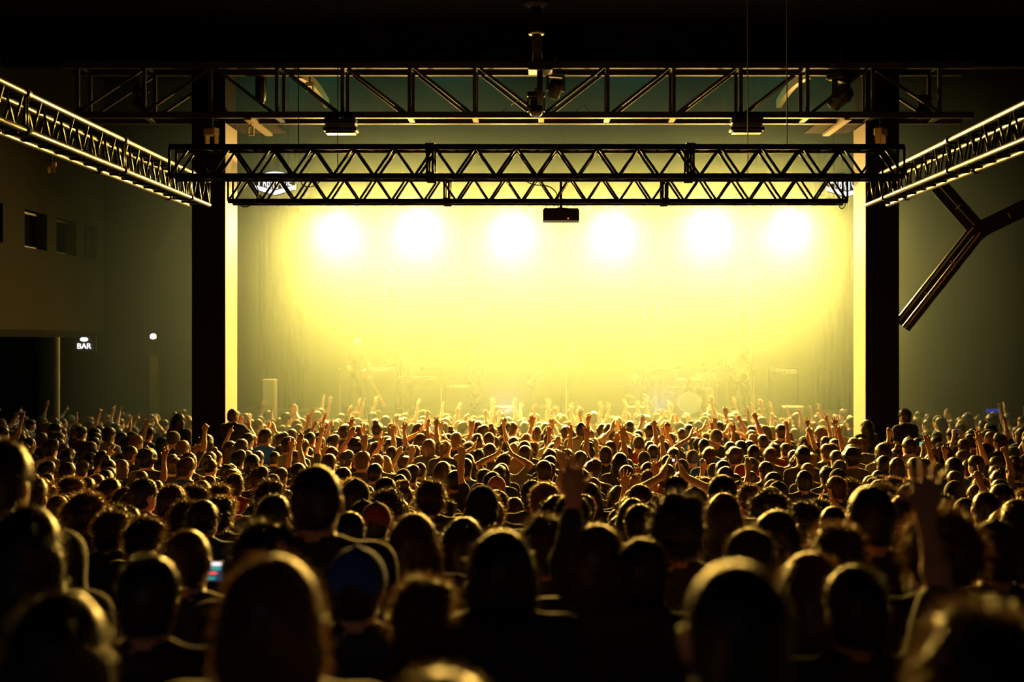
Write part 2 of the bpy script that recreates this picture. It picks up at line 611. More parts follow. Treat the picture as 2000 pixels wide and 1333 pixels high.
def sdf_grid(prims, h, zmin=None, zmax=None):
    los, his = zip(*[prim_box(p, 0.03) for p in prims if p[-1] == '+'])
    lo, hi = np.min(los, 0), np.max(his, 0)
    if zmin is not None:
        lo[2] = zmin - 2 * h
    if zmax is not None:
        hi[2] = zmax + 2 * h
    n = np.ceil((hi - lo) / h).astype(int) + 2
    D = np.full(n, 1.0)
    for p in prims:
        pad = p[-2] + 3 * h
        a, b = prim_box(p, pad)
        i0 = np.clip(np.floor((a - lo) / h).astype(int), 0, n)
        i1 = np.clip(np.ceil((b - lo) / h).astype(int) + 1, 0, n)
        if np.any(i1 <= i0):
            continue
        g = np.stack(np.meshgrid(*[lo[k] + h * np.arange(i0[k], i1[k]) for k in range(3)], indexing='ij'), -1)
        d = prim_d(p, g)
        s = (slice(i0[0], i1[0]), slice(i0[1], i1[1]), slice(i0[2], i1[2]))
        A = D[s]
        k = p[-2]
        if p[-1] == '+':
            q = np.maximum(k - np.abs(A - d), 0) / max(k, 1e-9)
            D[s] = np.minimum(A, d) - q * q * k * 0.25
        else:
            d = -d
            q = np.maximum(k - np.abs(A - d), 0) / max(k, 1e-9)
            D[s] = np.maximum(A, d) + q * q * k * 0.25
    zz = lo[2] + h * np.arange(n[2])
    if zmin is not None:
        D = np.maximum(D, (zmin - zz)[None, None, :])
    if zmax is not None:
        D = np.maximum(D, (zz - zmax)[None, None, :])
    return D, lo


EDG = [((0, 0, 0), (1, 0, 0)), ((0, 1, 0), (1, 1, 0)), ((0, 0, 1), (1, 0, 1)), ((0, 1, 1), (1, 1, 1)),
       ((0, 0, 0), (0, 1, 0)), ((1, 0, 0), (1, 1, 0)), ((0, 0, 1), (0, 1, 1)), ((1, 0, 1), (1, 1, 1)),
       ((0, 0, 0), (0, 0, 1)), ((1, 0, 0), (1, 0, 1)), ((0, 1, 0), (0, 1, 1)), ((1, 1, 0), (1, 1, 1))]


def surface(D, lo, h):
    """Surface nets: vertices and quads of the zero level."""
    s = D < 0
    c = np.zeros(tuple(np.array(D.shape) - 1), np.int8)
    for i in (0, 1):
        for j in (0, 1):
            for k in (0, 1):
                c += s[i:s.shape[0] - 1 + i, j:s.shape[1] - 1 + j, k:s.shape[2] - 1 + k]
    act = (c > 0) & (c < 8)
    I, J, K = np.nonzero(act)
    idx = np.full(c.shape, -1)
    idx[act] = np.arange(len(I))
    acc = np.zeros((len(I), 3))
    w = np.zeros(len(I))
    for a, b in EDG:
        da = D[I + a[0], J + a[1], K + a[2]]
        db = D[I + b[0], J + b[1], K + b[2]]
        m = (da < 0) != (db < 0)
        t = np.where(m, da / np.where(m, da - db, 1), 0)
        acc += np.where(m[:, None], np.array(a)[None] + t[:, None] * (np.array(b) - np.array(a))[None], 0)
        w += m
    Vt = lo + h * (np.stack([I, J, K], 1) + acc / np.maximum(w, 1)[:, None])
    Q = []
    for ax in range(3):
        sl0 = [slice(None)] * 3
        sl1 = [slice(None)] * 3
        sl0[ax] = slice(0, -1)
        sl1[ax] = slice(1, None)
        m = s[tuple(sl0)] != s[tuple(sl1)]
        i, j, k = np.nonzero(m)
        g = np.stack([i, j, k], 1)
        u, v = (ax + 1) % 3, (ax + 2) % 3
        ok = (g[:, u] > 0) & (g[:, v] > 0) & (g[:, u] < D.shape[u] - 1) & (g[:, v] < D.shape[v] - 1)
        g = g[ok]
        flip = ~s[tuple(sl0)][g[:, 0], g[:, 1], g[:, 2]]
        eu = np.zeros(3, int)
        ev = np.zeros(3, int)
        eu[u] = 1
        ev[v] = 1
        q = np.stack([idx[tuple((g - eu - ev).T)], idx[tuple((g - ev).T)], idx[tuple(g.T)], idx[tuple((g - eu).T)]], 1)
        q[flip] = q[flip][:, ::-1]
        Q.append(q)
    return Vt, np.concatenate(Q)


def np_mesh(name, Vt, Q, smooth=True, tris=None):
    me = bpy.data.meshes.new(name)
    nq = len(Q)
    nt_ = 0 if tris is None else len(tris)
    me.vertices.add(len(Vt))
    me.vertices.foreach_set('co', np.asarray(Vt, np.float32).ravel())
    loops = np.asarray(Q, np.int32).ravel()
    starts = np.arange(nq) * 4
    if nt_:
        loops = np.concatenate([loops, np.asarray(tris, np.int32).ravel()])
        starts = np.concatenate([starts, nq * 4 + np.arange(nt_) * 3])
    me.loops.add(len(loops))
    me.loops.foreach_set('vertex_index', loops)
    me.polygons.add(nq + nt_)
    me.polygons.foreach_set('loop_start', starts.astype(np.int32))
    me.polygons.foreach_set('use_smooth', np.full(nq + nt_, smooth))
    me.update(calc_edges=True)
    me.validate()
    return me


def wobble(P, seed, f):
    r = np.random.RandomState(seed)
    out = np.zeros(len(P))
    for i in range(7):
        d = r.normal(size=3) * f * (0.7 + 0.25 * i)
        out += np.sin(P @ d + r.uniform(0, 6.28)) / (1 + 0.25 * i)
    return out / 4.0


# ------------------------------------------------------------------ the figure (faces +Y, 1.75 m tall, origin between the feet)
def nrm(v):
    v = np.asarray(v, float)
    return v / np.linalg.norm(v)


def hand_prims(w, d, nrm_, side, mode='open', fat=1.0, big=1.12):
    """Palm, four unequal fingers in two bent segments and a thumb; w wrist, d finger direction, nrm_ palm normal."""
    d = nrm(d)
    n = np.asarray(nrm_, float)
    n = nrm(n - d * (n @ d))
    a = np.cross(d, n) * side            # towards the thumb
    R = np.stack([a, n, d], 1)
    out = [ell(w + d * 0.05, (0.042 * big, 0.019, 0.056 * big), 0.015, R=R), cap(w - d * 0.02, w + d * 0.03, 0.026, 0.024, 0.02)]
    offs = tuple(v * big for v in (0.031, 0.011, -0.010, -0.030))
    lens = tuple(v * big for v in (0.068, 0.077, 0.072, 0.056))
    for i in range(4):
        base = w + d * (0.092 - 0.004 * abs(i - 1)) + a * offs[i]
        spread = a * (offs[i] * (8.0 if mode == 'open' else 0.6))
        curl = {'open': 0.14, 'fist': 1.7, 'point': 0.05 if i == 0 else 1.7, 'flat': 0.03, 'grip': 1.0, 'relax': 0.45}[mode]
        f1 = nrm(d * math.cos(curl) + n * math.sin(curl) + spread)
        c2 = curl * 1.9
        f2 = nrm(d * math.cos(c2) + n * math.sin(c2) + spread)
        m = base + f1 * lens[i] * 0.52
        e = m + f2 * lens[i] * 0.48
        r = 0.0095 * fat
        out += [cap(base - d * 0.02, m, r * 1.05, r, 0.005), cap(m, e, r, r * 0.85, 0.003)]
    tb = w + d * 0.028 + a * 0.030
    td = nrm(d * 0.6 + a * 0.85 + n * 0.2)
    if mode in ('fist', 'grip', 'point'):
        td2 = nrm(d * 0.8 - a * 0.5 + n * 0.6)
    else:
        td2 = nrm(d * 0.85 + a * 0.55 + n * 0.1)
    tm = tb + td * 0.038
    out += [cap(tb - td * 0.015, tm, 0.0135 * fat, 0.011 * fat, 0.01), cap(tm, tm + td2 * 0.032, 0.011 * fat, 0.009 * fat, 0.004)]
    return out


def arm_prims(side, elbow, wrist, hd, hn, mode, fat=1.0):
    S = V3(0.185 * side, 0.0, 1.415)
    E = S + V3(elbow[0] * side, elbow[1], elbow[2])
    W = E + V3(wrist[0] * side, wrist[1], wrist[2])
    fl = nrm(W - E)
    mid = E + (W - E) * 0.3
    pr = [cap(S, E, 0.054, 0.042, 0.03), cap(E, mid, 0.041, 0.043, 0.02), cap(mid, W, 0.041, 0.025, 0.02), ell(S, (0.062, 0.062, 0.066), 0.04)]
    hd = V3(hd[0] * side, hd[1], hd[2])
    hn = V3(hn[0] * side, hn[1], hn[2])
    return pr, hand_prims(W, hd, hn, side, mode, fat), (S, E, W)


def torso_prims(g=0.0):
    return [ell((0, 0, 0.96), (0.165 + g, 0.118 + g, 0.13 + g), 0.05), ell((0, 0.0, 1.10), (0.145 + g, 0.105 + g, 0.15 + g), 0.06),
            ell((0, 0.0, 1.29), (0.170 + g, 0.118 + g, 0.17 + g), 0.06), cap((-0.145, 0, 1.405), (0.145, 0, 1.405), 0.062 + g, 0.062 + g, 0.05),
            cap((0, -0.012, 1.49), (0.145, -0.012, 1.43), 0.050 + g, 0.048 + g, 0.04), cap((0, -0.012, 1.49), (-0.145, -0.012, 1.43), 0.050 + g, 0.048 + g, 0.04)]


def leg_prims(g=0.0, spread=0.0):
    out = []
    for s in (-1, 1):
        out += [cap((0.092 * s, 0, 0.92), ((0.105 + spread) * s, 0.012, 0.50), 0.088 + g, 0.058 + g, 0.03),
                cap(((0.105 + spread) * s, 0.012, 0.50), ((0.112 + spread * 1.6) * s, -0.02, 0.09), 0.056 + g, 0.038 + g, 0.03),
                cap(((0.112 + spread * 1.6) * s, -0.035, 0.046), ((0.125 + spread * 1.7) * s, 0.145, 0.036), 0.044 + g, 0.036 + g, 0.03)]
    return out


def head_prims():
    out = [cap((0, -0.012, 1.43), (0, 0.008, 1.56), 0.057, 0.054, 0.03), ell((0, 0.005, 1.645), (0.076, 0.096, 0.105), 0.03),
           ell((0, 0.045, 1.580), (0.056, 0.058, 0.062), 0.04), cap((0, 0.098, 1.648), (0, 0.118, 1.612), 0.009, 0.014, 0.012),
           cap((-0.018, 0.098, 1.572), (0.018, 0.098, 1.572), 0.009, 0.009, 0.008), ell((0, 0.088, 1.535), (0.022, 0.018, 0.018), 0.02),
           cap((-0.04, 0.088, 1.668), (0.04, 0.088, 1.668), 0.012, 0.012, 0.02)]
    for s in (-1, 1):
        out += [ell((0.079 * s, -0.004, 1.625), (0.011, 0.024, 0.033), 0.008), ell((0.034 * s, 0.112, 1.642), (0.017, 0.014, 0.011), 0.012, '-'),
                ell((0.034 * s, 0.091, 1.642), (0.014, 0.013, 0.011), 0.004)]
    return out


# arms: (elbow from shoulder, wrist from elbow, finger direction, palm normal, hand)
DOWN = ((0.055, -0.03, -0.275), (-0.01, 0.09, -0.235), (0, 0.15, -1), (-1, 0, 0), 'relax')
FRONT = ((0.05, 0.05, -0.27), (-0.13, 0.20, 0.06), (-0.6, 0.7, 0.2), (0, -0.4, -1), 'relax')
UP = ((0.09, 0.08, 0.262), (-0.03, 0.06, 0.25), (0.12, 0.22, 1), (0.2, 1, -0.1), 'open')
UPOUT = ((0.18, 0.06, 0.21), (0.06, 0.05, 0.25), (-0.1, 0.10, 1), (-0.5, 1, 0), 'open')
UPFIST = ((0.10, 0.09, 0.25), (-0.03, 0.08, 0.245), (0, 0.15, 1), (0, 1, 0), 'fist')
POINT = ((0.11, 0.13, 0.22), (0.02, 0.13, 0.225), (0.05, 0.45, 1), (0, 1, -0.4), 'point')
CLAP = ((0.16, 0.10, 0.20), (-0.26, 0.06, 0.155), (-0.35, 0.1, 1), (-1, 0, -0.3), 'flat')
CLAPFACE = ((0.12, 0.18, -0.17), (-0.205, 0.10, 0.20), (-0.15, 0.2, 1), (-1, 0, 0), 'flat')
PHONE = ((0.06, 0.22, 0.02), (-0.14, 0.07, 0.235), (-0.3, 0.35, 1), (-1, 0.2, 0), 'grip')
WAVE = ((0.20, 0.05, 0.06), (0.05, 0.06, 0.25), (0.1, 0.05, 1), (0, 1, 0), 'open')
PHONELOW = ((0.04, 0.12, -0.24), (-0.17, 0.20, 0.16), (-0.25, 0.35, 0.8), (-1, 0.2, 0), 'grip')
BENTUP = ((0.12, 0.10, 0.14), (-0.10, 0.09, 0.23), (-0.2, 0.15, 1), (0, 1, 0), 'relax')
POSES = {
    'down': (DOWN, DOWN), 'front': (FRONT, FRONT), 'up_right': (DOWN, UP), 'up_left': (UP, DOWN), 'both_up': (UPOUT, UPOUT),
    'clap_high': (CLAP, CLAP), 'fist_right': (DOWN, UPFIST), 'point_left': (POINT, DOWN), 'clap_face': (CLAPFACE, CLAPFACE),
    'phone': (PHONE, PHONE), 'phone_low': (PHONELOW, PHONELOW), 'wave_right': (FRONT, WAVE), 'bent_left': (BENTUP, FRONT), 'both_straight': (UP, UP),
}


def figure_prims(pose, fat=1.0):
    L, Rr = POSES[pose] if isinstance(pose, str) else pose
    arms, hands, joints = [], [], []
    for side, spec in ((-1, L), (1, Rr)):
        a, hnd, j = arm_prims(side, *spec, fat=fat)
        arms += a
        hands += hnd
        joints.append(j)
    return arms, hands, joints


def shirt_prims(joints, sleeve=0.55, g=0.012, loose=0.0):
    pr = torso_prims(g + loose)
    for S, E, W in joints:
        pr.append(cap(S, S + (E - S) * min(sleeve, 1.0), 0.054 + g + 0.006, 0.048 + g + 0.006, 0.03))
        pr.append(ell(S, (0.062 + g, 0.062 + g, 0.066 + g), 0.04))
        if sleeve > 1.0:
            pr.append(cap(E, E + (W - E) * (sleeve - 1.0), 0.043 + g, 0.030 + g, 0.03))
    pr.append(cap((0, -0.012, 1.47), (0, 0.012, 1.62), 0.064, 0.062, 0.006, '-'))
    return pr


FIG = {}


def figure_meshes(pose, key=None, h=0.0105, sleeve=0.55):
    """(body, shirt, trousers) meshes of one pose, made once and shared."""
    key = key or (pose, sleeve)
    if key in FIG:
        return FIG[key]
    arms, hands, joints = figure_prims(pose)
    if ('body', pose) not in FIG:
        D, lo = sdf_grid(torso_prims() + leg_prims() + arms + head_prims() + hands, h)
        FIG[('body', pose)] = np_mesh('body', *surface(D, lo, h))
    body = FIG[('body', pose)]
    D, lo = sdf_grid(shirt_prims(joints, sleeve), 0.016, zmin=0.86)
    Vt, Q = surface(D, lo, 0.016)
    Vt = Vt + (0.004 * wobble(Vt, 3, 22))[:, None] * np.array([1, 1, 0.2])
    shirt = np_mesh('shirt', Vt, Q)
    if 'trousers' not in FIG:
        D, lo = sdf_grid([ell((0, 0, 0.93), (0.172, 0.126, 0.13), 0.05)] + leg_prims(0.012), 0.024, zmin=0.075, zmax=0.99)
        FIG['trousers'] = np_mesh('trousers', *surface(D, lo, 0.024))
    FIG[key] = (body, shirt, FIG['trousers'])
    return FIG[key]


# ------------------------------------------------------------------ hair and headgear
FACE = [ell((0, 0.115, 1.585), (0.066, 0.085, 0.105), 0.012, '-'), ell((0.085, 0.03, 1.60), (0.03, 0.032, 0.045), 0.008, '-'), ell((-0.085, 0.03, 1.60), (0.03, 0.032, 0.045), 0.008, '-')]
EARS = [ell((0.09, -0.002, 1.615), (0.024, 0.022, 0.036), 0.006, '-'), ell((-0.09, -0.002, 1.615), (0.024, 0.022, 0.036), 0.006, '-')]
NAPE = [ell((0, -0.02, 1.505), (0.12, 0.13, 0.042), 0.02, '-')]
NECKH = ell((0, -0.040, 1.585), (0.068, 0.062, 0.070), 0.03)
CAPH = ell((0, -0.004, 1.655), (0.088, 0.108, 0.112), 0.02)
HAIR_SPEC = {
    'crop': ([ell((0, -0.004, 1.652), (0.083, 0.103, 0.108), 0.02), NECKH] + FACE + EARS + NAPE, 0.0035, 40, 500, 0.012),
    'short': ([CAPH, ell((0, 0.01, 1.70), (0.080, 0.095, 0.078), 0.03), NECKH] + FACE + EARS + NAPE, 0.007, 34, 900, 0.022),
    'messy': ([ell((0, -0.008, 1.655), (0.095, 0.115, 0.118), 0.02), ell((0.02, 0.03, 1.72), (0.08, 0.085, 0.065), 0.03), NECKH] + FACE + NAPE, 0.016, 30, 1500, 0.045),
    'curly': ([ell((0, -0.015, 1.665), (0.122, 0.135, 0.135), 0.02)] + FACE, 0.022, 48, 2200, 0.050),
    'bob': ([ell((0, -0.01, 1.655), (0.096, 0.115, 0.115), 0.02), ell((0, -0.035, 1.57), (0.110, 0.085, 0.125), 0.04)] + FACE, 0.008, 26, 1100, 0.03),
    'long': ([ell((0, -0.008, 1.655), (0.093, 0.113, 0.115), 0.02), cap((0, -0.055, 1.60), (0, -0.115, 1.27), 0.092, 0.085, 0.05),
              cap((0.075, -0.01, 1.60), (0.105, -0.06, 1.33), 0.036, 0.038, 0.03), cap((-0.075, -0.01, 1.60), (-0.105, -0.06, 1.33), 0.036, 0.038, 0.03)] + FACE[:1], 0.010, 24, 1700, 0.04),
    'ponytail': ([CAPH, ell((0, -0.125, 1.70), (0.035, 0.035, 0.032), 0.02), cap((0, -0.135, 1.69), (0, -0.165, 1.45), 0.034, 0.022, 0.02)] + FACE + EARS + NAPE, 0.005, 30, 800, 0.03),
    'bun': ([CAPH, ell((0, -0.045, 1.785), (0.052, 0.052, 0.046), 0.012)] + FACE + EARS + NAPE, 0.005, 30, 800, 0.03),
}
HAIRMESH = {}


def hair_mesh(style, h=0.010):
    if style in HAIRMESH:
        return HAIRMESH[style]
    pr, amp, fr, ns, ln = HAIR_SPEC[style]
    ns = int(ns * 1.9)
    D, lo = sdf_grid(pr, h)
    Vt, Q = surface(D, lo, h)
    c = V3(0, -0.01, 1.62)
    dirs = Vt - c
    dirs /= np.linalg.norm(dirs, axis=1)[:, None]
    Vt = Vt + dirs * (amp * wobble(Vt, len(style) * 7 + ord(style[0]), fr))[:, None]
    r = np.random.RandomState(len(style) * 13 + ord(style[1]))
    pick = r.randint(0, len(Vt), ns)
    P = Vt[pick]
    o = dirs[pick]
    down = V3(0, 0, -1)
    t = o * r.uniform(0.15, 0.9, (ns, 1)) + down * (0.7 if style in ('long', 'bob', 'ponytail') else 0.15) + r.normal(size=(ns, 3)) * 0.45
    t /= np.linalg.norm(t, axis=1)[:, None]
    side = np.cross(t, r.normal(size=(ns, 3)))
    side /= np.linalg.norm(side, axis=1)[:, None]
    L = ln * r.uniform(0.5, 1.3, (ns, 1))
    wd = 0.0014
    a = P - side * wd - o * 0.004
    b = P + side * wd - o * 0.004
    m1 = P + t * L * 0.6 - side * wd * 0.7
    m2 = P + t * L * 0.6 + side * wd * 0.7
    tip = P + t * L + down * L * 0.25
    n0 = len(Vt)
    allV = np.concatenate([Vt, a, b, m1, m2, tip])
    i = np.arange(ns)
    quads = np.stack([n0 + i, n0 + ns + i, n0 + 3 * ns + i, n0 + 2 * ns + i], 1)
    tris = np.stack([n0 + 2 * ns + i, n0 + 3 * ns + i, n0 + 4 * ns + i], 1)
    HAIRMESH[style] = np_mesh('hair', allV, np.concatenate([Q, quads]), True, tris)
    return HAIRMESH[style]


def headgear_mesh(style):
    if style in HAIRMESH:
        return HAIRMESH[style]
    h = 0.009
    if style == 'cap':
        pr = [ell((0, -0.004, 1.665), (0.094, 0.114, 0.108), 0.02), ell((0, 0.06, 1.53), (0.2, 0.2, 0.115), 0.004, '-'), ell((0, -0.05, 1.50), (0.2, 0.2, 0.135), 0.004, '-'),
              ell((0, -0.118, 1.635), (0.034, 0.05, 0.034), 0.004, '-'), cap((0, -0.004, 1.772), (0, -0.004, 1.778), 0.012, 0.010, 0.006),
              ell((0, 0.135, 1.655), (0.078, 0.085, 0.012), 0.012)]
    else:
        pr = [ell((0, -0.006, 1.668), (0.091, 0.111, 0.122), 0.02), ell((0, 0.08, 1.54), (0.2, 0.2, 0.105), 0.004, '-'), ell((0, -0.06, 1.50), (0.2, 0.2, 0.11), 0.004, '-'),
              cap((-0.05, -0.07, 1.625), (0.05, -0.07, 1.625), 0.044, 0.044, 0.02)]
    D, lo = sdf_grid(pr, h)
    Vt, Q = surface(D, lo, h)
    if style == 'beanie':
        Vt = Vt + (Vt - V3(0, 0, 1.64)) * (0.012 * np.sin(np.arctan2(Vt[:, 0], Vt[:, 1]) * 30))[:, None]
    HAIRMESH[style] = np_mesh(style, Vt, Q)
    return HAIRMESH[style]


# ------------------------------------------------------------------ the audience
SKIN = [mat('warm_skin', (0.62, 0.36, 0.24), 0.5, spec=0.4), mat('tan_skin', (0.46, 0.25, 0.15), 0.5, spec=0.4), mat('pale_skin', (0.72, 0.46, 0.34), 0.5, spec=0.4)]
HAIRC = {
    'black': mat('black_hair', (0.018, 0.013, 0.009), 0.42, spec=0.5, translucent=0.30),
    'dark brown': mat('dark_brown_hair', (0.045, 0.026, 0.013), 0.42, spec=0.5, translucent=0.32),
    'brown': mat('brown_hair', (0.075, 0.040, 0.018), 0.42, spec=0.5, translucent=0.34),
    'fair': mat('fair_hair', (0.17, 0.105, 0.045), 0.42, spec=0.5, translucent=0.36),
}
SHIRTC = {
    'black': mat('black_cotton', (0.012, 0.012, 0.013), 0.85, bump=0.15, scale=40),
    'charcoal': mat('charcoal_cotton', (0.04, 0.04, 0.042), 0.85, bump=0.15, scale=40),
    'navy': mat('navy_cotton', (0.015, 0.02, 0.05), 0.85, bump=0.15, scale=40),
    'olive': mat('olive_cotton', (0.06, 0.06, 0.03), 0.85, bump=0.15, scale=40),
    'white': mat('white_cotton', (0.55, 0.53, 0.48), 0.85, bump=0.15, scale=40),
    'red': mat('red_cotton', (0.25, 0.03, 0.02), 0.85, bump=0.15, scale=40),
    'grey': mat('grey_cotton', (0.20, 0.20, 0.19), 0.85, bump=0.15, scale=40),
    'blue': mat('blue_cotton', (0.02, 0.10, 0.45), 0.85, bump=0.15, scale=40),
    'beige': mat('beige_knit', (0.34, 0.28, 0.17), 0.9, bump=0.3, scale=60),
    'pink': mat('pink_cotton', (0.45, 0.16, 0.14), 0.85, bump=0.15, scale=40),
}
JEANS = mat('dark_denim', (0.02, 0.025, 0.04), 0.8)
N_PERSON = [0]
USED_LABELS = {}
GEAR = ('cap', 'beanie')
TOPZ = {'crop': 1.765, 'short': 1.785, 'messy': 1.80, 'curly': 1.81, 'bob': 1.775, 'long': 1.775, 'ponytail': 1.77, 'bun': 1.83, 'cap': 1.785, 'beanie': 1.79, 'bald': 1.75}


def person(x, y, z, rz, scale, pose, hair, hc, shirt, skin, label, group='audience in the hall', gearc=None, sleeve=0.55, tilt=0.0, wide=1.06):
    body, sh, tr = figure_meshes(pose, sleeve=sleeve)
    o = link('person', body, SKIN[skin], None, own_mat=True)
    o.location = (x, y, z)
    o.rotation_euler = (tilt, tilt * 0.7, rz)
    o.scale = (scale * wide, scale * wide, scale)
    tag(o, label, 'person', group)
    link('shirt', sh, SHIRTC[shirt], o, own_mat=True)
    link('trousers', tr, JEANS, o, own_mat=True)
    if hair in GEAR:
        link(hair, headgear_mesh(hair), SHIRTC[gearc or 'black'], o, own_mat=True)
        link('hair', hair_mesh('crop'), HAIRC[hc], o, own_mat=True)
    elif hair != 'bald':
        link('hair', hair_mesh(hair), HAIRC[hc], o, own_mat=True)
    N_PERSON[0] += 1
    return o


def face_stage(x, y, jitter=0.0):
    return math.atan2(-(0.35 - x) * 1.0, 34.5 - y) + jitter


TAKEN = []


def placed(px, top, y, label, hair='short', hc='dark brown', shirt='black', pose='down', skin=0, base=None, jit=0.0, gearc=None, sleeve=0.55, wide=1.04, turn=None, group='audience in the hall'):
    """A person whose head tops out at pixel (px, top) when standing at depth y on the floor there (or on base)."""
    q = at(px, top, y)
    z = floor_z(y) if base is None else base
    s = (q.z - z) / TOPZ[hair]
    s = max(0.84, min(1.13, s))
    rz = face_stage(q.x, y, jit) if turn is None else turn
    TAKEN.append((q.x, y))
    return person(q.x, y, z, rz, s, pose, hair, hc, shirt, skin, label, group, gearc, sleeve, 0.0, wide)


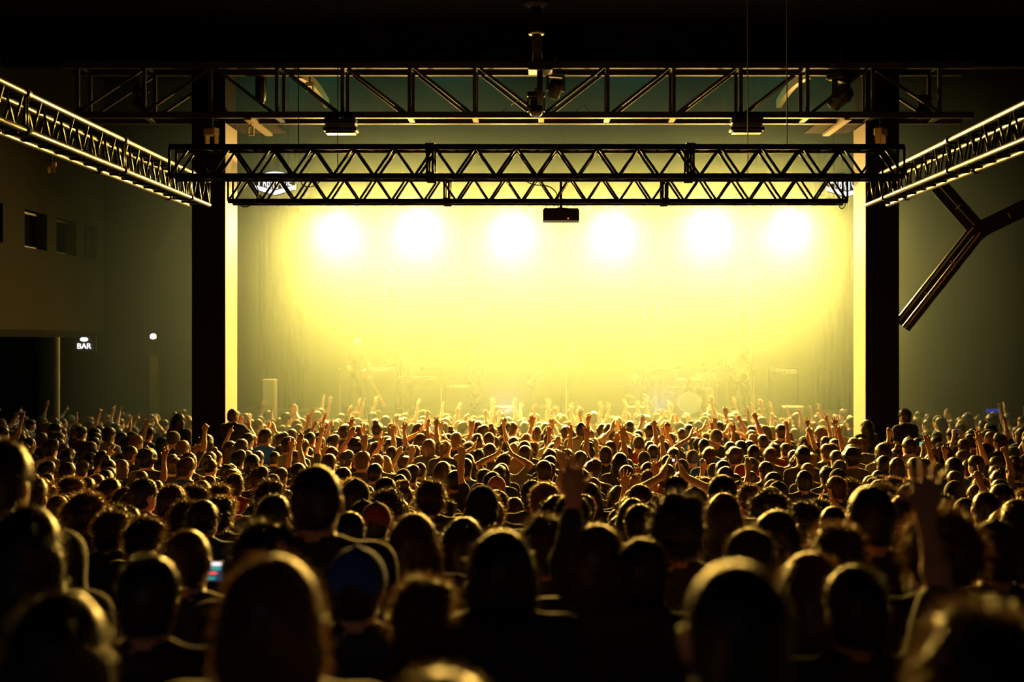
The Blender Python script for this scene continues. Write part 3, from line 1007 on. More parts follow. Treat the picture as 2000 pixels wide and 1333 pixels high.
FG = 'people standing close to the camera'
near = [
    dict(px=618, top=905, y=5.2, label='tall man with cropped hair rising above the blurred front heads', hair='crop', hc='black', shirt='black', sleeve=1.6),
    dict(px=697, top=1062, y=4.3, label='person in a blue cap with an open arch at the back', hair='cap', gearc='blue', hc='black', shirt='navy'),
    dict(px=823, top=1125, y=4.2, label='short person with tousled brown hair just behind the blue cap', hair='messy', hc='brown', shirt='black'),
    dict(px=808, top=1000, y=6.0, label='woman with long loose dark hair between the blue cap and the next heads', hair='long', hc='dark brown', shirt='black'),
    dict(px=905, top=1008, y=6.6, label='woman with long dark hair half hidden behind the broad round head', hair='long', hc='black', shirt='charcoal'),
    dict(px=980, top=1030, y=4.3, label='broad round dark head in the middle of the blurred front row', hair='bob', hc='black', shirt='black'),
    dict(px=1062, top=1004, y=6.1, label='dark head with a lit yellow outline just past the broad round head', hair='messy', hc='dark brown', shirt='black'),
    dict(px=1166, top=1020, y=4.9, label='dark bobbed head below the raised black hand', hair='bob', hc='dark brown', shirt='black'),
    dict(px=1118, top=965, y=7.5, label='short-haired dark head directly under the projector, nearer than the pit crowd', hair='short', hc='black', shirt='charcoal'),
    dict(px=1322, top=958, y=5.6, label='tall dark head with messy glowing hair tips beside the raised black hand', hair='messy', hc='black', shirt='black'),
    dict(px=1516, top=993, y=6.3, label='smooth dark head behind the rounded brown one', hair='bob', hc='black', shirt='navy'),
    dict(px=1467, top=1032, y=5.1, label='rounded dark brown head with a thin lit rim', hair='short', hc='dark brown', shirt='black', wide=1.08),
    dict(px=1632, top=1022, y=5.0, label='person with orange-lit brown hair beside the raised bare forearm', hair='messy', hc='brown', shirt='black'),
    dict(px=1582, top=1075, y=4.3, label='woman with long brown hair in front of the orange-lit head', hair='long', hc='brown', shirt='black'),
    dict(px=1838, top=992, y=4.7, label='person with big fuzzy curly hair near the right edge of the front rows', hair='curly', hc='brown', shirt='black'),
    dict(px=1945, top=1010, y=5.3, label='person in a dark cap next to the fuzzy curly head', hair='cap', hc='black', shirt='charcoal', gearc='charcoal'),
    dict(px=367, top=1032, y=5.2, label='smooth round head with a bright lit edge above the glowing phone', hair='crop', hc='brown', shirt='black', wide=1.05, pose='phone_low'),
    dict(px=55, top=985, y=4.5, label='woman with long dark hair in the dark corner under the bar sign', hair='long', hc='black', shirt='black'),
    dict(px=512, top=1015, y=4.9, label='dark curly head next to the tall cropped man', hair='messy', hc='black', shirt='black'),
    dict(px=534, top=1078, y=2.8, label='very near person with dark brown hair and a lit bare shoulder', hair='bob', hc='brown', shirt='black', sleeve=0.2),
    dict(px=862, top=1316, y=1.9, label='top of a dark head cut by the lower edge of the picture', hair='short', hc='dark brown', shirt='black'),
    dict(px=1440, top=1090, y=2.25, label='large black silhouette of a head closest to the camera', hair='crop', hc='black', shirt='black'),
    dict(px=1905, top=1180, y=2.3, label='large dark wavy head in the bottom right corner', hair='messy', hc='dark brown', shirt='black'),
    dict(px=120, top=1150, y=2.9, label='black silhouette in the lower left corner with a faintly lit shoulder', hair='long', hc='black', shirt='charcoal'),
    dict(px=1255, top=1052, y=4.9, label='person in black raising a dark blurred arm in front of the singer', hair='short', hc='black', shirt='black', pose='up_left', sleeve=1.7),
    dict(px=1702, top=945, y=5.4, label='dark head with a pale lit edge before the pillar', hair='crop', hc='black', shirt='black'),
    dict(px=1672, top=1105, y=3.9, label='person with a bare raised forearm lit along one edge', hair='short', hc='black', shirt='black', pose='up_right', sleeve=0.9),
    dict(px=970, top=957, y=11.6, label='short-haired round head with a complete yellow halo', hair='short', hc='brown', shirt='black'),
    dict(px=935, top=944, y=13.6, label='person in a plain beige beanie among dark heads', hair='beanie', gearc='beige', hc='black', shirt='charcoal'),
    dict(px=735, top=978, y=9.0, label='person in a dark red cap beside the tall cropped man', hair='cap', gearc='red', hc='black', shirt='charcoal'),
    dict(px=683, top=1000, y=8.2, label='short dark head right beside the tall cropped man', hair='short', hc='black', shirt='grey'),
    dict(px=540, top=965, y=9.6, label='dark curly head left of the tall cropped man', hair='messy', hc='black', shirt='charcoal'),
    dict(px=970, top=928, y=15.6, label='person in a pink cap above the haloed round head', hair='cap', gearc='pink', hc='black', shirt='black'),
    dict(px=757, top=955, y=11.5, label='fuzzy dark head behind the dark red cap', hair='curly', hc='black', shirt='black'),
    dict(px=0, top=858, y=5.0, label='tall person cut by the left edge with a lit cheek outline', hair='short', hc='black', shirt='black'),
    dict(px=1250, top=985, y=8.4, label='dark head in shadow behind the raised black arm', hair='short', hc='black', shirt='black'),
    dict(px=1790, top=1000, y=9.6, label='long-haired head with a lit edge behind the fuzzy curly one', hair='long', hc='brown', shirt='charcoal'),
    dict(px=215, top=995, y=8.8, label='dark-haired person turned to the stage above the faint crossed straps', hair='messy', hc='dark brown', shirt='black'),
    dict(px=290, top=1085, y=4.0, label='near dark head in deep shadow beside the lit round head', hair='short', hc='black', shirt='black'),
    dict(px=1320, top=930, y=12.2, label='person filming with both hands raised overhead in the middle of the pit', hair='short', hc='black', shirt='black', pose='clap_high'),
    dict(px=455, top=798, y=24.6, label='person standing on the plinth before the pillar, arms at the face', hair='crop', hc='dark brown', shirt='black', base=0.38, pose='clap_face'),
    dict(px=350, top=807, y=24.3, label='long-haired dark figure standing on the plinth beside the pillar', hair='long', hc='black', shirt='black', base=0.38),
    dict(px=1768, top=798, y=24.6, label='dark silhouette standing on the plinth outside the pillar below the brace', hair='short', hc='black', shirt='black', base=0.38),
    dict(px=1692, top=820, y=24.6, label='dark long-haired figure on the plinth before the lit pillar edge', hair='long', hc='black', shirt='black', base=0.38),
    dict(px=1135, top=824, y=23.0, label='dark cropped head and pale top standing out before the glowing front rows', hair='crop', hc='black', shirt='grey', base=0.22),
    dict(px=1183, top=872, y=20.5, label='person lifting both arms straight up in front of the singer', hair='short', hc='dark brown', shirt='black', pose='both_straight'),
]
HELD = {}
for d in near:
    HELD[d['px']] = placed(group=FG if d['y'] < 9.9 else 'audience in the hall', **d)

# raised arms near the stage, placed by the photograph
front = [(627, 797, 'both_up'), (692, 803, 'both_straight'), (735, 800, 'up_left'), (792, 806, 'up_right'), (804, 826, 'fist_right'), (865, 818, 'fist_right'), (940, 812, 'fist_right'),
         (982, 806, 'both_straight'), (1040, 806, 'point_left'), (1018, 818, 'up_right'), (1093, 806, 'up_left'), (1106, 822, 'both_straight'), (1152, 806, 'both_up'), (1196, 812, 'up_left'), (1215, 828, 'clap_high'),
         (1246, 806, 'both_straight'), (1282, 806, 'both_up'), (1310, 818, 'clap_high'), (1338, 812, 'up_left'), (1398, 806, 'clap_high'), (1432, 804, 'up_right'), (1490, 812, 'up_left'), (1512, 812, 'up_right'),
         (1546, 815, 'fist_right'), (1590, 824, 'up_left'), (1612, 852, 'both_straight'), (1606, 838, 'up_right'), (508, 812, 'up_left'), (545, 816, 'both_up'), (583, 828, 'up_right'), (605, 835, 'both_straight'),
         (213, 822, 'both_straight'), (288, 826, 'clap_high'), (258, 842, 'both_up'), (640, 870, 'up_left'), (735, 862, 'up_right'), (575, 880, 'wave_right'), (935, 876, 'clap_high'), (1040, 862, 'up_right'), (1085, 858, 'wave_right'), (1258, 880, 'fist_right'),
         (1435, 842, 'clap_high'), (1380, 845, 'up_right'), (1570, 852, 'up_left'), (1625, 866, 'up_right'), (1895, 840, 'phone'), (1990, 835, 'up_left'), (1840, 864, 'phone'), (1508, 832, 'phone'), (765, 872, 'bent_left'), (860, 858, 'clap_high')]
POSEWORD = {'both_up': 'both arms spread high', 'both_straight': 'both arms straight up', 'up_left': 'left arm raised', 'up_right': 'right arm raised', 'fist_right': 'right fist raised', 'point_left': 'left hand pointing up',
            'clap_high': 'hands clapped overhead', 'wave_right': 'right hand waving', 'phone': 'phone held up in both hands', 'bent_left': 'left hand lifted', 'down': 'arms down', 'front': 'hands held in front', 'clap_face': 'hands clapped at the face'}


def zone(px):
    for lim, w in ((190, 'below the bar sign'), (372, 'beside the outer face of the bar-side pillar'), (470, 'before the bar-side pillar'), (620, 'inside the bar-side pillar'), (760, 'before the guitarist'),
                   (900, 'before the slanted microphone'), (1010, 'before the inner lattice tower'), (1160, 'before the singer'), (1290, 'before the kneeling musician'), (1400, 'before the drum kit'), (1530, 'before the bass player'),
                   (1670, 'inside the brace-side pillar'), (1765, 'before the brace-side pillar'), (1880, 'under the diagonal brace')):
        if px < lim:
            return w
    return 'by the black side wall'


SHIRTS = ['black'] * 6 + ['charcoal'] * 4 + ['navy'] * 2 + ['olive', 'grey', 'red', 'white', 'blue']
HAIRS = ['crop'] * 3 + ['short'] * 6 + ['messy'] * 4 + ['bob'] * 2 + ['long'] * 4 + ['ponytail', 'bun', 'curly', 'cap', 'beanie', 'short', 'messy']
HCOLS = ['black'] * 4 + ['dark brown'] * 4 + ['brown'] * 3 + ['fair']
HAIRWORD = {'crop': 'cropped {} hair', 'short': 'short {} hair', 'messy': 'tousled {} hair', 'bob': 'bobbed {} hair', 'long': 'long {} hair', 'ponytail': 'a {} ponytail', 'bun': '{} hair in a top knot', 'curly': 'curly {} hair',
            'cap': 'a {} cap', 'beanie': 'a {} beanie', 'bald': 'a bare shaved head'}


def crowd_label(px, hair, hc, shirt, pose, row):
    kind = HAIRWORD[hair].format('black' if hair in GEAR else hc)
    act = '' if pose == 'down' else ', ' + POSEWORD[pose]
    return 'person with %s, %s shirt%s, %s %s' % (kind, shirt, act, row, zone(px))


def fits(lab):
    return ' '.join(lab.split()[:16])


for (px, top, pose) in front:
    y = 1.62 * F / (top - CY)
    y = min(y, 31.6)
    for _ in range(30):
        hair, hc, shirt = rng.choice(HAIRS), rng.choice(HCOLS), rng.choice(SHIRTS)
        lab = fits(crowd_label(px, hair, hc, shirt, pose, 'in the front rows' if y > 26 else 'mid pit'))
        if lab not in USED_LABELS:
            break
    USED_LABELS[lab] = 1
    y_ = y + rng.uniform(-0.15, 0.15)
    row = 'in the front rows' if y > 26 else 'mid pit'
    HELD[px] = placed(px, top, y_, lab, hair, hc, shirt, pose, rng.randrange(3), jit=rng.uniform(-0.3, 0.3))

# the packed rest: jittered rows
spots = []
y = 8.4
while y < 32.1:
    step = 0.66
    dx = 0.58
    x = -11.4 + rng.uniform(0, dx)
    while x < 12.6:
        xx = x + rng.uniform(-0.13, 0.13)
        yy = y + rng.uniform(-0.17, 0.17)
        px = CX + xx * F / yy
        ok = -60 < px < (2060 if yy < 13 else 2260)
        if -9.9 > xx and yy < 20:
            ok = False
        if abs(abs(xx) - 6.15) < 1.1 and 23.8 < yy < 27.3:
            ok = False
        if yy > 31.2 and abs(xx) > 8.5:
            ok = ok and rng.random() < 0.6
        if ok:
            for (tx, ty) in TAKEN:
                if (tx - xx) ** 2 + ((ty - yy) * 0.9) ** 2 < 0.17:
                    ok = False
                    break
        if ok and rng.random() < 0.94:
            spots.append((yy, xx, px))
        x += dx
    y += step
spots.sort()
N_SINGLE = 300 - N_PERSON[0]
rest = []
singles = []
for i, (yy, xx, px) in enumerate(spots):
    hair = rng.choice(HAIRS)
    hc = rng.choice(HCOLS)
    shirt = rng.choice(SHIRTS)
    r_ = rng.random()
    far = yy > 17
    pose = 'down'
    if r_ < (0.0 if yy < 12 else 0.05 if yy < 17 else 0.10 if yy < 23 else 0.30 if abs(xx) < 6 else 0.08):
        pose = rng.choice(['up_right', 'up_left', 'both_up', 'clap_high', 'fist_right', 'clap_face', 'phone', 'wave_right', 'bent_left', 'point_left', 'both_straight'])
    elif r_ < 0.4:
        pose = 'front'
    s = rng.gauss(0.97, 0.045)
    s = max(0.87, min(1.05, s))
    jit = rng.gauss(0, 0.22)
    skin = rng.randrange(3)
    if len(singles) < N_SINGLE and px < 2060:
        singles.append(i)
        row = 'rear pit' if yy > 13.5 else 'on the slope'
        for _ in range(60):
            lab = fits(crowd_label(px, hair, hc, shirt, pose, row))
            if lab not in USED_LABELS:
                break
            hair, hc, shirt = rng.choice(HAIRS), rng.choice(HCOLS), rng.choice(SHIRTS)
        USED_LABELS[lab] = 1
        o = person(xx, yy, floor_z(yy), face_stage(xx, yy, jit), s, pose, hair, hc, shirt, skin, lab, 'audience in the hall', tilt=rng.uniform(-0.04, 0.04))
    else:
        rest.append((xx, yy, face_stage(xx, yy, jit), s, pose, hair, hc, shirt, skin))

# everyone farther off: one mass of coarser figures
STUFF = {}


def stuff_variant(pose, hair):
    k = (pose, hair)
    if k in STUFF:
        return STUFF[k]
    raised = pose not in ('down', 'front')
    h = 0.020 if raised else 0.034
    arms, hands, joints = figure_prims(pose, fat=1.35 if raised else 1.0)
    hp = []
    if hair in GEAR:
        hp = [ell((0, -0.004, 1.668), (0.094, 0.114, 0.115), 0.02)] + FACE[:1]
    elif hair != 'bald':
        hp = HAIR_SPEC[hair][0]
    body = torso_prims(0.010) + arms + head_prims()[:3] + hands
    zc = 1.32 if raised else 1.22
    D, lo = sdf_grid(body, h, zmin=zc)
    Vt, Q = surface(D, lo, h)
    cen = Vt[Q].mean(1)
    sh = np.zeros(len(cen), bool)
    for p_ in shirt_prims(joints, 0.55):
        if p_[-1] == '+':
            sh |= prim_d(p_, cen) < 0.012
    sh &= ~((np.abs(cen[:, 0]) < 0.13) & (cen[:, 2] > 1.50))
    sh |= (np.abs(cen[:, 0]) < 0.13) & (cen[:, 2] <= 1.50) & (np.abs(cen[:, 1]) < 0.16)
    m = np.where(sh, 2, 1)
    if hp:
        D, lo = sdf_grid(hp, 0.027)
        V2, Q2 = surface(D, lo, 0.027)
        dirs = V2 - V3(0, -0.01, 1.62)
        dirs /= np.linalg.norm(dirs, axis=1)[:, None]
        amp = 0.004 if hair in GEAR else HAIR_SPEC[hair][1]
        V2 = V2 + dirs * (amp * wobble(V2, 5, 30))[:, None]
        Q = np.concatenate([Q, Q2 + len(Vt)])
        m = np.concatenate([m, np.zeros(len(Q2), int)])
        Vt = np.concatenate([Vt, V2])
        if hair not in GEAR:
            r = np.random.RandomState(4)
            ns = 70
            pk = r.randint(0, len(V2), ns)
            P, o_ = V2[pk], dirs[pk]
            t = nrmr(o_ + r.normal(size=(ns, 3)) * 0.6)
            sd = nrmr(np.cross(t, r.normal(size=(ns, 3))))
            L = HAIR_SPEC[hair][4] * r.uniform(0.5, 1.2, (ns, 1))
            n0 = len(Vt)
            Vt = np.concatenate([Vt, P - sd * 0.002, P + sd * 0.002, P + t * L + sd * 0.001, P + t * L - sd * 0.001])
            ii = np.arange(ns)
            Q = np.concatenate([Q, np.stack([n0 + ii, n0 + ns + ii, n0 + 2 * ns + ii, n0 + 3 * ns + ii], 1)])
            m = np.concatenate([m, np.zeros(ns, int)])
    STUFF[k] = (Vt, Q, m)
    return STUFF[k]


def nrmr(a):
    return a / np.maximum(np.linalg.norm(a, axis=1), 1e-9)[:, None]


mats_list = [HAIRC['black'], HAIRC['dark brown'], HAIRC['brown'], HAIRC['fair']] + SKIN + [SHIRTC[k] for k in ('black', 'charcoal', 'navy', 'olive', 'grey', 'red', 'white', 'blue')]
hix = {'black': 0, 'dark brown': 1, 'brown': 2, 'fair': 3}
six = {k: 7 + i for i, k in enumerate(('black', 'charcoal', 'navy', 'olive', 'grey', 'red', 'white', 'blue'))}
AV, AQ, AM = [], [], []
nv = 0
for (xx, yy, rz, s, pose, hair, hc, shirt, skin) in rest:
    Vt, Q, m = stuff_variant(pose, hair)
    c_, s_ = math.cos(rz), math.sin(rz)
    P = Vt * s * np.array([1.06, 1.06, 1.0])
    P = np.stack([P[:, 0] * c_ - P[:, 1] * s_ + xx, P[:, 0] * s_ + P[:, 1] * c_ + yy, P[:, 2] + floor_z(yy)], 1)
    AV.append(P)
    AQ.append(Q + nv)
    h_i = six['charcoal'] if hair in GEAR else hix[hc]
    AM.append(np.choose(m, [h_i, 4 + skin, six[shirt]]))
    nv += len(P)
if AV:
    me = np_mesh('crowd', np.concatenate(AV), np.concatenate(AQ))
    for m_ in mats_list:
        me.materials.append(m_)
    me.polygons.foreach_set('material_index', np.concatenate(AM).astype(np.int32))
    me.update()
    crowd = bpy.data.objects.new('crowd', me)
    COL.objects.link(crowd)
    tag(crowd, 'packed mass of small distant heads filling the pit up to the stage', 'crowd', kind='stuff')



# ------------------------------------------------------------------ rigging, signs and lamps
def text_mesh(txt, size, depth):
    c = bpy.data.curves.new('lettering', 'FONT')
    c.body = txt
    c.size = size
    c.extrude = depth
    c.offset = 0.004 * size
    c.align_x = 'CENTER'
    o = bpy.data.objects.new('lettering', c)
    COL.objects.link(o)
    dg = bpy.context.evaluated_depsgraph_get()
    me = bpy.data.meshes.new_from_object(o.evaluated_get(dg))
    bpy.data.objects.remove(o)
    me.transform(Matrix.Rotation(math.pi / 2, 4, 'X'))
    return me


def badge_sign(px, py, y, label):
    p = at(px, py, y)
    W, Hh = 0.80, 0.47
    root = empty('badge_sign', p, label, 'sign', 'hanging badge signs')
    outline = [(-0.36, 0.13), (-0.25, 0.195), (-0.1, 0.23), (0.1, 0.23), (0.25, 0.195), (0.36, 0.13), (0.40, -0.02), (0.39, -0.135), (0.0, -0.25), (-0.39, -0.135), (-0.40, -0.02)]
    MB().prism(outline, 0.06).build('plate', BLACKPLASTIC, root)
    # glowing upper arc and lower chevron
    arc = []
    for i in range(13):
        t = -1 + 2 * i / 12
        arc.append((0.30 * t, 0.222 - 0.075 * t * t))
    for i in range(13):
        t = 1 - 2 * i / 12
        arc.append((0.30 * t, 0.190 - 0.055 * t * t))
    MB().prism(arc, 0.02, (0, -0.04, 0)).build('glowing_arc', WHITEGLOW, root)
    MB().prism([(-0.39, -0.045), (0, -0.150), (0.39, -0.045), (0.385, -0.125), (0, -0.235), (-0.385, -0.125)], 0.02, (0, -0.04, 0)).build('glowing_chevron', WHITEGLOW, root)
    word = 'FABRIQUE'
    n = len(word)
    for i, ch in enumerate(word):
        me = text_mesh(ch, 0.2, 0.008)
        co = np.array([v.co for v in me.vertices])
        mn, mx = co.min(0), co.max(0)
        cxl = -0.335 + 0.67 * (i + 0.5) / n
        t = cxl / 0.335
        zt_ = 0.150 - 0.055 * t * t
        zb_ = -0.125 + 0.085 * abs(t)
        co[:, 0] = (co[:, 0] - mn[0]) / max(mx[0] - mn[0], 1e-6) - 0.5
        if ch == 'I':
            co[:, 0] *= 0.45
        co[:, 0] = co[:, 0] * 0.062 + cxl
        co[:, 2] = zb_ + (co[:, 2] - mn[2]) / (mx[2] - mn[2]) * (zt_ - zb_)
        co[:, 1] -= 0.045
        me.vertices.foreach_set('co', co.astype(np.float32).ravel())
        me.update()
        me.materials.clear()
        link('letter', me, WHITEGLOW, root)
    MB().tube([(-0.25, 0, 0.19), (-0.25, 0, 9.0 - p.z + 1.6)], 0.005, 5).build('hanging_wire', BLACKSTEEL, root)
    MB().tube([(0.25, 0, 0.19), (0.25, 0, 9.0 - p.z + 1.6)], 0.005, 5).build('hanging_wire', BLACKSTEEL, root)
    return root


badge_sign(538, 358, 28.0, 'glowing white badge sign behind the trusses near the bar-side pillar')
badge_sign(1653, 361, 28.0, 'glowing white badge sign partly hidden by the brace-side pillar')

# bar sign
p = at(165, 674, 31.2)
root = empty('bar_sign', p, 'glowing white sign reading BAR under the gallery', 'sign')
me = text_mesh('BAR', 0.17, 0.012)
me.materials.clear()
o = link('lettering', me, WHITEGLOW, root)
o.location = (0, -0.03, -0.085)
k = MB()
k.prism([(0.085 * math.cos(a) * (1.0 if abs(math.cos(a)) > .3 else 1), 0.12 + 0.048 * math.sin(a)) for a in [2 * math.pi * i / 24 for i in range(24)]], 0.03, (0, -0.03, 0))
k.build('glowing_roundel', WHITEGLOW, root)
MB().box((0, 0.02, 0.02), (0.52, 0.03, 0.42), bev=0.01).build('back_plate', BLACKPLASTIC, root)
MB().tube([(-0.18, 0.02, 0.22), (-0.18, 0.02, 3.40 - p.z)], 0.008, 6).build('hanging_rod', BLACKSTEEL, root)
MB().tube([(0.18, 0.02, 0.22), (0.18, 0.02, 3.40 - p.z)], 0.008, 6).build('hanging_rod', BLACKSTEEL, root)

# warm lamp over a doorway gap, its light painted as an ochre panel
p = at(298, 657, 41.0)
root = empty('wall_lamp', (p.x, 41.2, p.z), 'small bright warm lamp on the far wall beyond the bar sign', 'lamp')
MB().box((0, -0.05, 0), (0.13, 0.1, 0.20), bev=0.02).build('housing', BLACKSTEEL, root)
MB().lathe([(0.02, 0), (0.075, 0.02), (0.085, 0.07), (0.07, 0.12), (0.03, 0.15)], (0, -0.14, -0.08)).build('glass_globe', WARMGLOW, root, True)
d_ = MB().box((p.x, 41.17, 1.45), (0.26, 0.06, 2.9)).build('door_1', mat('ochre_gap_light', (0.42, 0.30, 0.10), 0.6))
tag(d_, 'narrow ochre panel for light in the doorway gap below the warm wall lamp', 'door', kind='structure')
MB().tube([(p.x + 0.09, 41.12, 1.1), (p.x + 0.09, 41.12, 1.35)], 0.015, 8).build('door_handle', BLACKSTEEL, d_)

# projector under the lower truss
p = at(1095.5, 421, YR + 0.14)
root = empty('projector', p, 'black video projector hanging below the lower truss', 'projector')
MB().prism([(-0.229, -0.078), (0.229, -0.078), (0.229, 0.05), (0.21, 0.075), (-0.21, 0.075), (-0.229, 0.05)], 0.36).build('body', BLACKPLASTIC, root)
MB().lathe([(0.05, 0), (0.055, 0.03), (0.045, 0.05)], (-0.08, 0.18, 0), Rx(-math.pi / 2)).build('lens', GLASSDARK, root, True)
MB().lathe([(0.009, 0), (0.009, 0.004), (0.004, 0.007)], (0.088, -0.18, -0.055), Rx(math.pi / 2)).build('indicator', REDGLOW, root)
MB().lathe([(0.06, 0.075), (0.06, 0.095), (0.02, 0.10), (0.02, 0.14), (0.032, 0.145), (0.032, 0.155), (0.017, 0.16), (0.017, zt2 - p.z + 0.02)]).build('mount_pole', BLACKSTEEL, root, True)
for i in range(4):
    MB().box((-0.16 + 0.1 * i, -0.181, 0.02), (0.075, 0.006, 0.05)).build('vent_grille', BLACKSTEEL, root)
for k_, (x0, x1, dz) in enumerate(((-0.2, -0.02, 0.09), (0.06, 0.2, 0.06), (-0.11, 0.0, 0.05))):
    MB().tube([(x0 + (x1 - x0) * t, -0.05, 0.08 + dz * math.sin(math.pi * t)) for t in [i / 10 for i in range(11)]], 0.004, 5).build('lead', BLACKPLASTIC, root, True)


def cable(pts, label, r=0.007, group='loose cables on the trusses'):
    ps = [Vector(q) for q in pts]
    sm = []
    for i in range(len(ps) - 1):
        a0 = ps[max(i - 1, 0)]
        a1, a2 = ps[i], ps[i + 1]
        a3 = ps[min(i + 2, len(ps) - 1)]
        for j in range(6):
            t = j / 6
            sm.append(0.5 * ((2 * a1) + (a2 - a0) * t + (2 * a0 - 5 * a1 + 4 * a2 - a3) * t * t + (3 * a1 - a0 - 3 * a2 + a3) * t ** 3))
    sm.append(ps[-1])
    return tag(MB().tube(sm, r, 6).build('cable', BLACKPLASTIC, smooth=True), label, 'cable', group)


cable([at(1018, 348, 17.88), at(1040, 360, 17.86), at(1070, 364, 17.86), at(1085, 375, 17.86), at(1092, 395, 17.86)], 'black cable sagging from the truss to the projector')
cable([at(1636, 396, 17.88), at(1640, 405, 17.86), at(1645, 408, 17.86), at(1650, 402, 17.86), at(1652, 395, 17.88)], 'small cable loop under the truss by the brace-side pillar')
cable([at(466, 396, 17.88), at(475, 404, 17.86), at(490, 400, 17.86), at(505, 380, 17.86), at(500, 362, 17.86), at(493, 350, 17.88)], 'cable loop under the truss by the bar-side pillar')
cable([at(585, 346, 17.88), at(592, 362, 17.86), at(612, 364, 17.86), at(632, 348, 17.88)], 'bundle of cable drooping below the badge sign')
cable([at(980, 219, 25.5), at(1005, 200, 25.48), at(1020, 197, 25.48), at(1045, 205, 25.48)], 'curved cable looping to the centre fixture')
cable([at(1125, 219, 25.5), at(1140, 206, 25.48), at(1150, 218, 25.5)], 'small arched cable on the roof truss past the centre fixture')

# pipe and moving head at the middle of the roof truss
p = at(1052, 130, 24.9)
root = empty('ceiling_pipe', (p.x, 24.9, 9.25), 'thick steel pipe dropping from the ceiling to the middle of the roof truss', 'pipe')
z = lambda py, y=24.9: at(0, py, y).z - 9.25
bar('pipe', (-0.02, 0, z(124)), (-0.05, 0, -0.02), 0.085, STEELROOF, root, 20)
MB().lathe([(0.13, z(68)), (0.14, z(66)), (0.14, z(62)), (0.13, z(60))], (-0.04, 0, 0)).build('flange', BRIGHTALU, root, True)
MB().lathe([(0.14, z(14)), (0.24, z(8)), (0.24, -0.02)], (-0.05, 0, 0)).build('ceiling_rose', STEELROOF, root, True)
MB().box((0.03, 0.1, z(131)), (0.42, 0.5, 0.15), bev=0.01).build('clamp_box', BLACKSTEEL, root)
bar('lower_pole', (0.02, 0, z(137)), (0.02, 0, z(205)), 0.05, BLACKSTEEL, root, 14)


def moving_head(loc, label, aim=0.3, rz=0.0, s=1.0, hang=0.35):
    root = empty('moving_head_light', loc, label, 'stage light', 'fixtures on the roof truss', rz)
    root.scale = (s, s, s)
    MB().box((0, 0, 0), (0.36, 0.30, 0.11), bev=0.02).build('base', BLACKPLASTIC, root)
    yk = MB()
    for sx in (-1, 1):
        yk.box((0.17 * sx, 0, -0.20), (0.03, 0.10, 0.30), bev=0.01)
    yk.box((0, 0, -0.07), (0.36, 0.12, 0.03), bev=0.01)
    yk.build('yoke', BLACKPLASTIC, root)
    R = Rx(aim)
    MB().lathe([(0.09, 0.16), (0.13, 0.12), (0.135, -0.02), (0.115, -0.14), (0.12, -0.19), (0.10, -0.20)], (0, 0, -0.28), R, 18).build('head', BLACKPLASTIC, root, True)
    MB().lathe([(0.095, -0.202), (0.06, -0.212)], (0, 0, -0.28), R, 18).build('lens', GLASSDARK, root, True)
    cl = MB()
    cl.box((0, 0, 0.10), (0.06, 0.08, 0.12), bev=0.01)
    cl.tube([(0, 0, 0.12), (0, 0, hang)], 0.018, 8)
    cl.build('clamp', BRIGHTALU, root)
    return root


moving_head(at(1047, 186, 25.1), 'moving head light standing at the foot of the ceiling pipe', 2.7, 0.0, 0.85, 0.1)
moving_head(at(1085, 143, 25.98), 'moving head light just past the centre of the roof truss, lit edge', 0.6, 0.4, 0.95)
moving_head(at(1643, 150, 25.98), 'moving head light tilted down near the brace-side pillar', 0.9, 0.8, 1.25)
moving_head(at(275, 178, 25.9), 'moving head light on the roof truss out beyond the bar-side pillar', 0.8, -1.0, 0.8)
moving_head(at(1803, 192, 25.9), 'moving head light on the roof truss beyond the brace-side pillar', 0.8, 1.0, 0.8)

# box floodlights under the roof truss
def flood(px, py, label):
    p = at(px, py, 25.3)
    root = empty('box_floodlight', p, label, 'floodlight', 'box floodlights under the roof truss')
    MB().box((0, 0, 0.07), (0.56, 0.30, 0.11), bev=0.015).build('upper_housing', BLACKPLASTIC, root)
    MB().box((0, 0, -0.005), (0.53, 0.27, 0.05)).build('metal_band', BRIGHTALU, root)
    MB().box((0, 0, -0.075), (0.60, 0.32, 0.07), bev=0.015).build('lower_hood', BLACKPLASTIC, root)
    MB().box((0, -0.01, -0.12), (0.52, 0.26, 0.06), bev=0.01).build('barn_door', BLACKPLASTIC, root)
    MB().tube([(0, 0, 0.12), (0, 0.25, bot - p.z)], 0.02, 8).build('hanger', BLACKSTEEL, root)
    MB().lathe([(0.008, 0), (0.006, 0.006)], (0.0, -0.15, 0.12), Rx(math.pi / 2)).build('status_light', CYANGLOW, root)


flood(666, 246, 'black box floodlight below the roof truss nearest the bar-side badge sign')
flood(1458, 245, 'black box floodlight below the roof truss above the drum kit side')

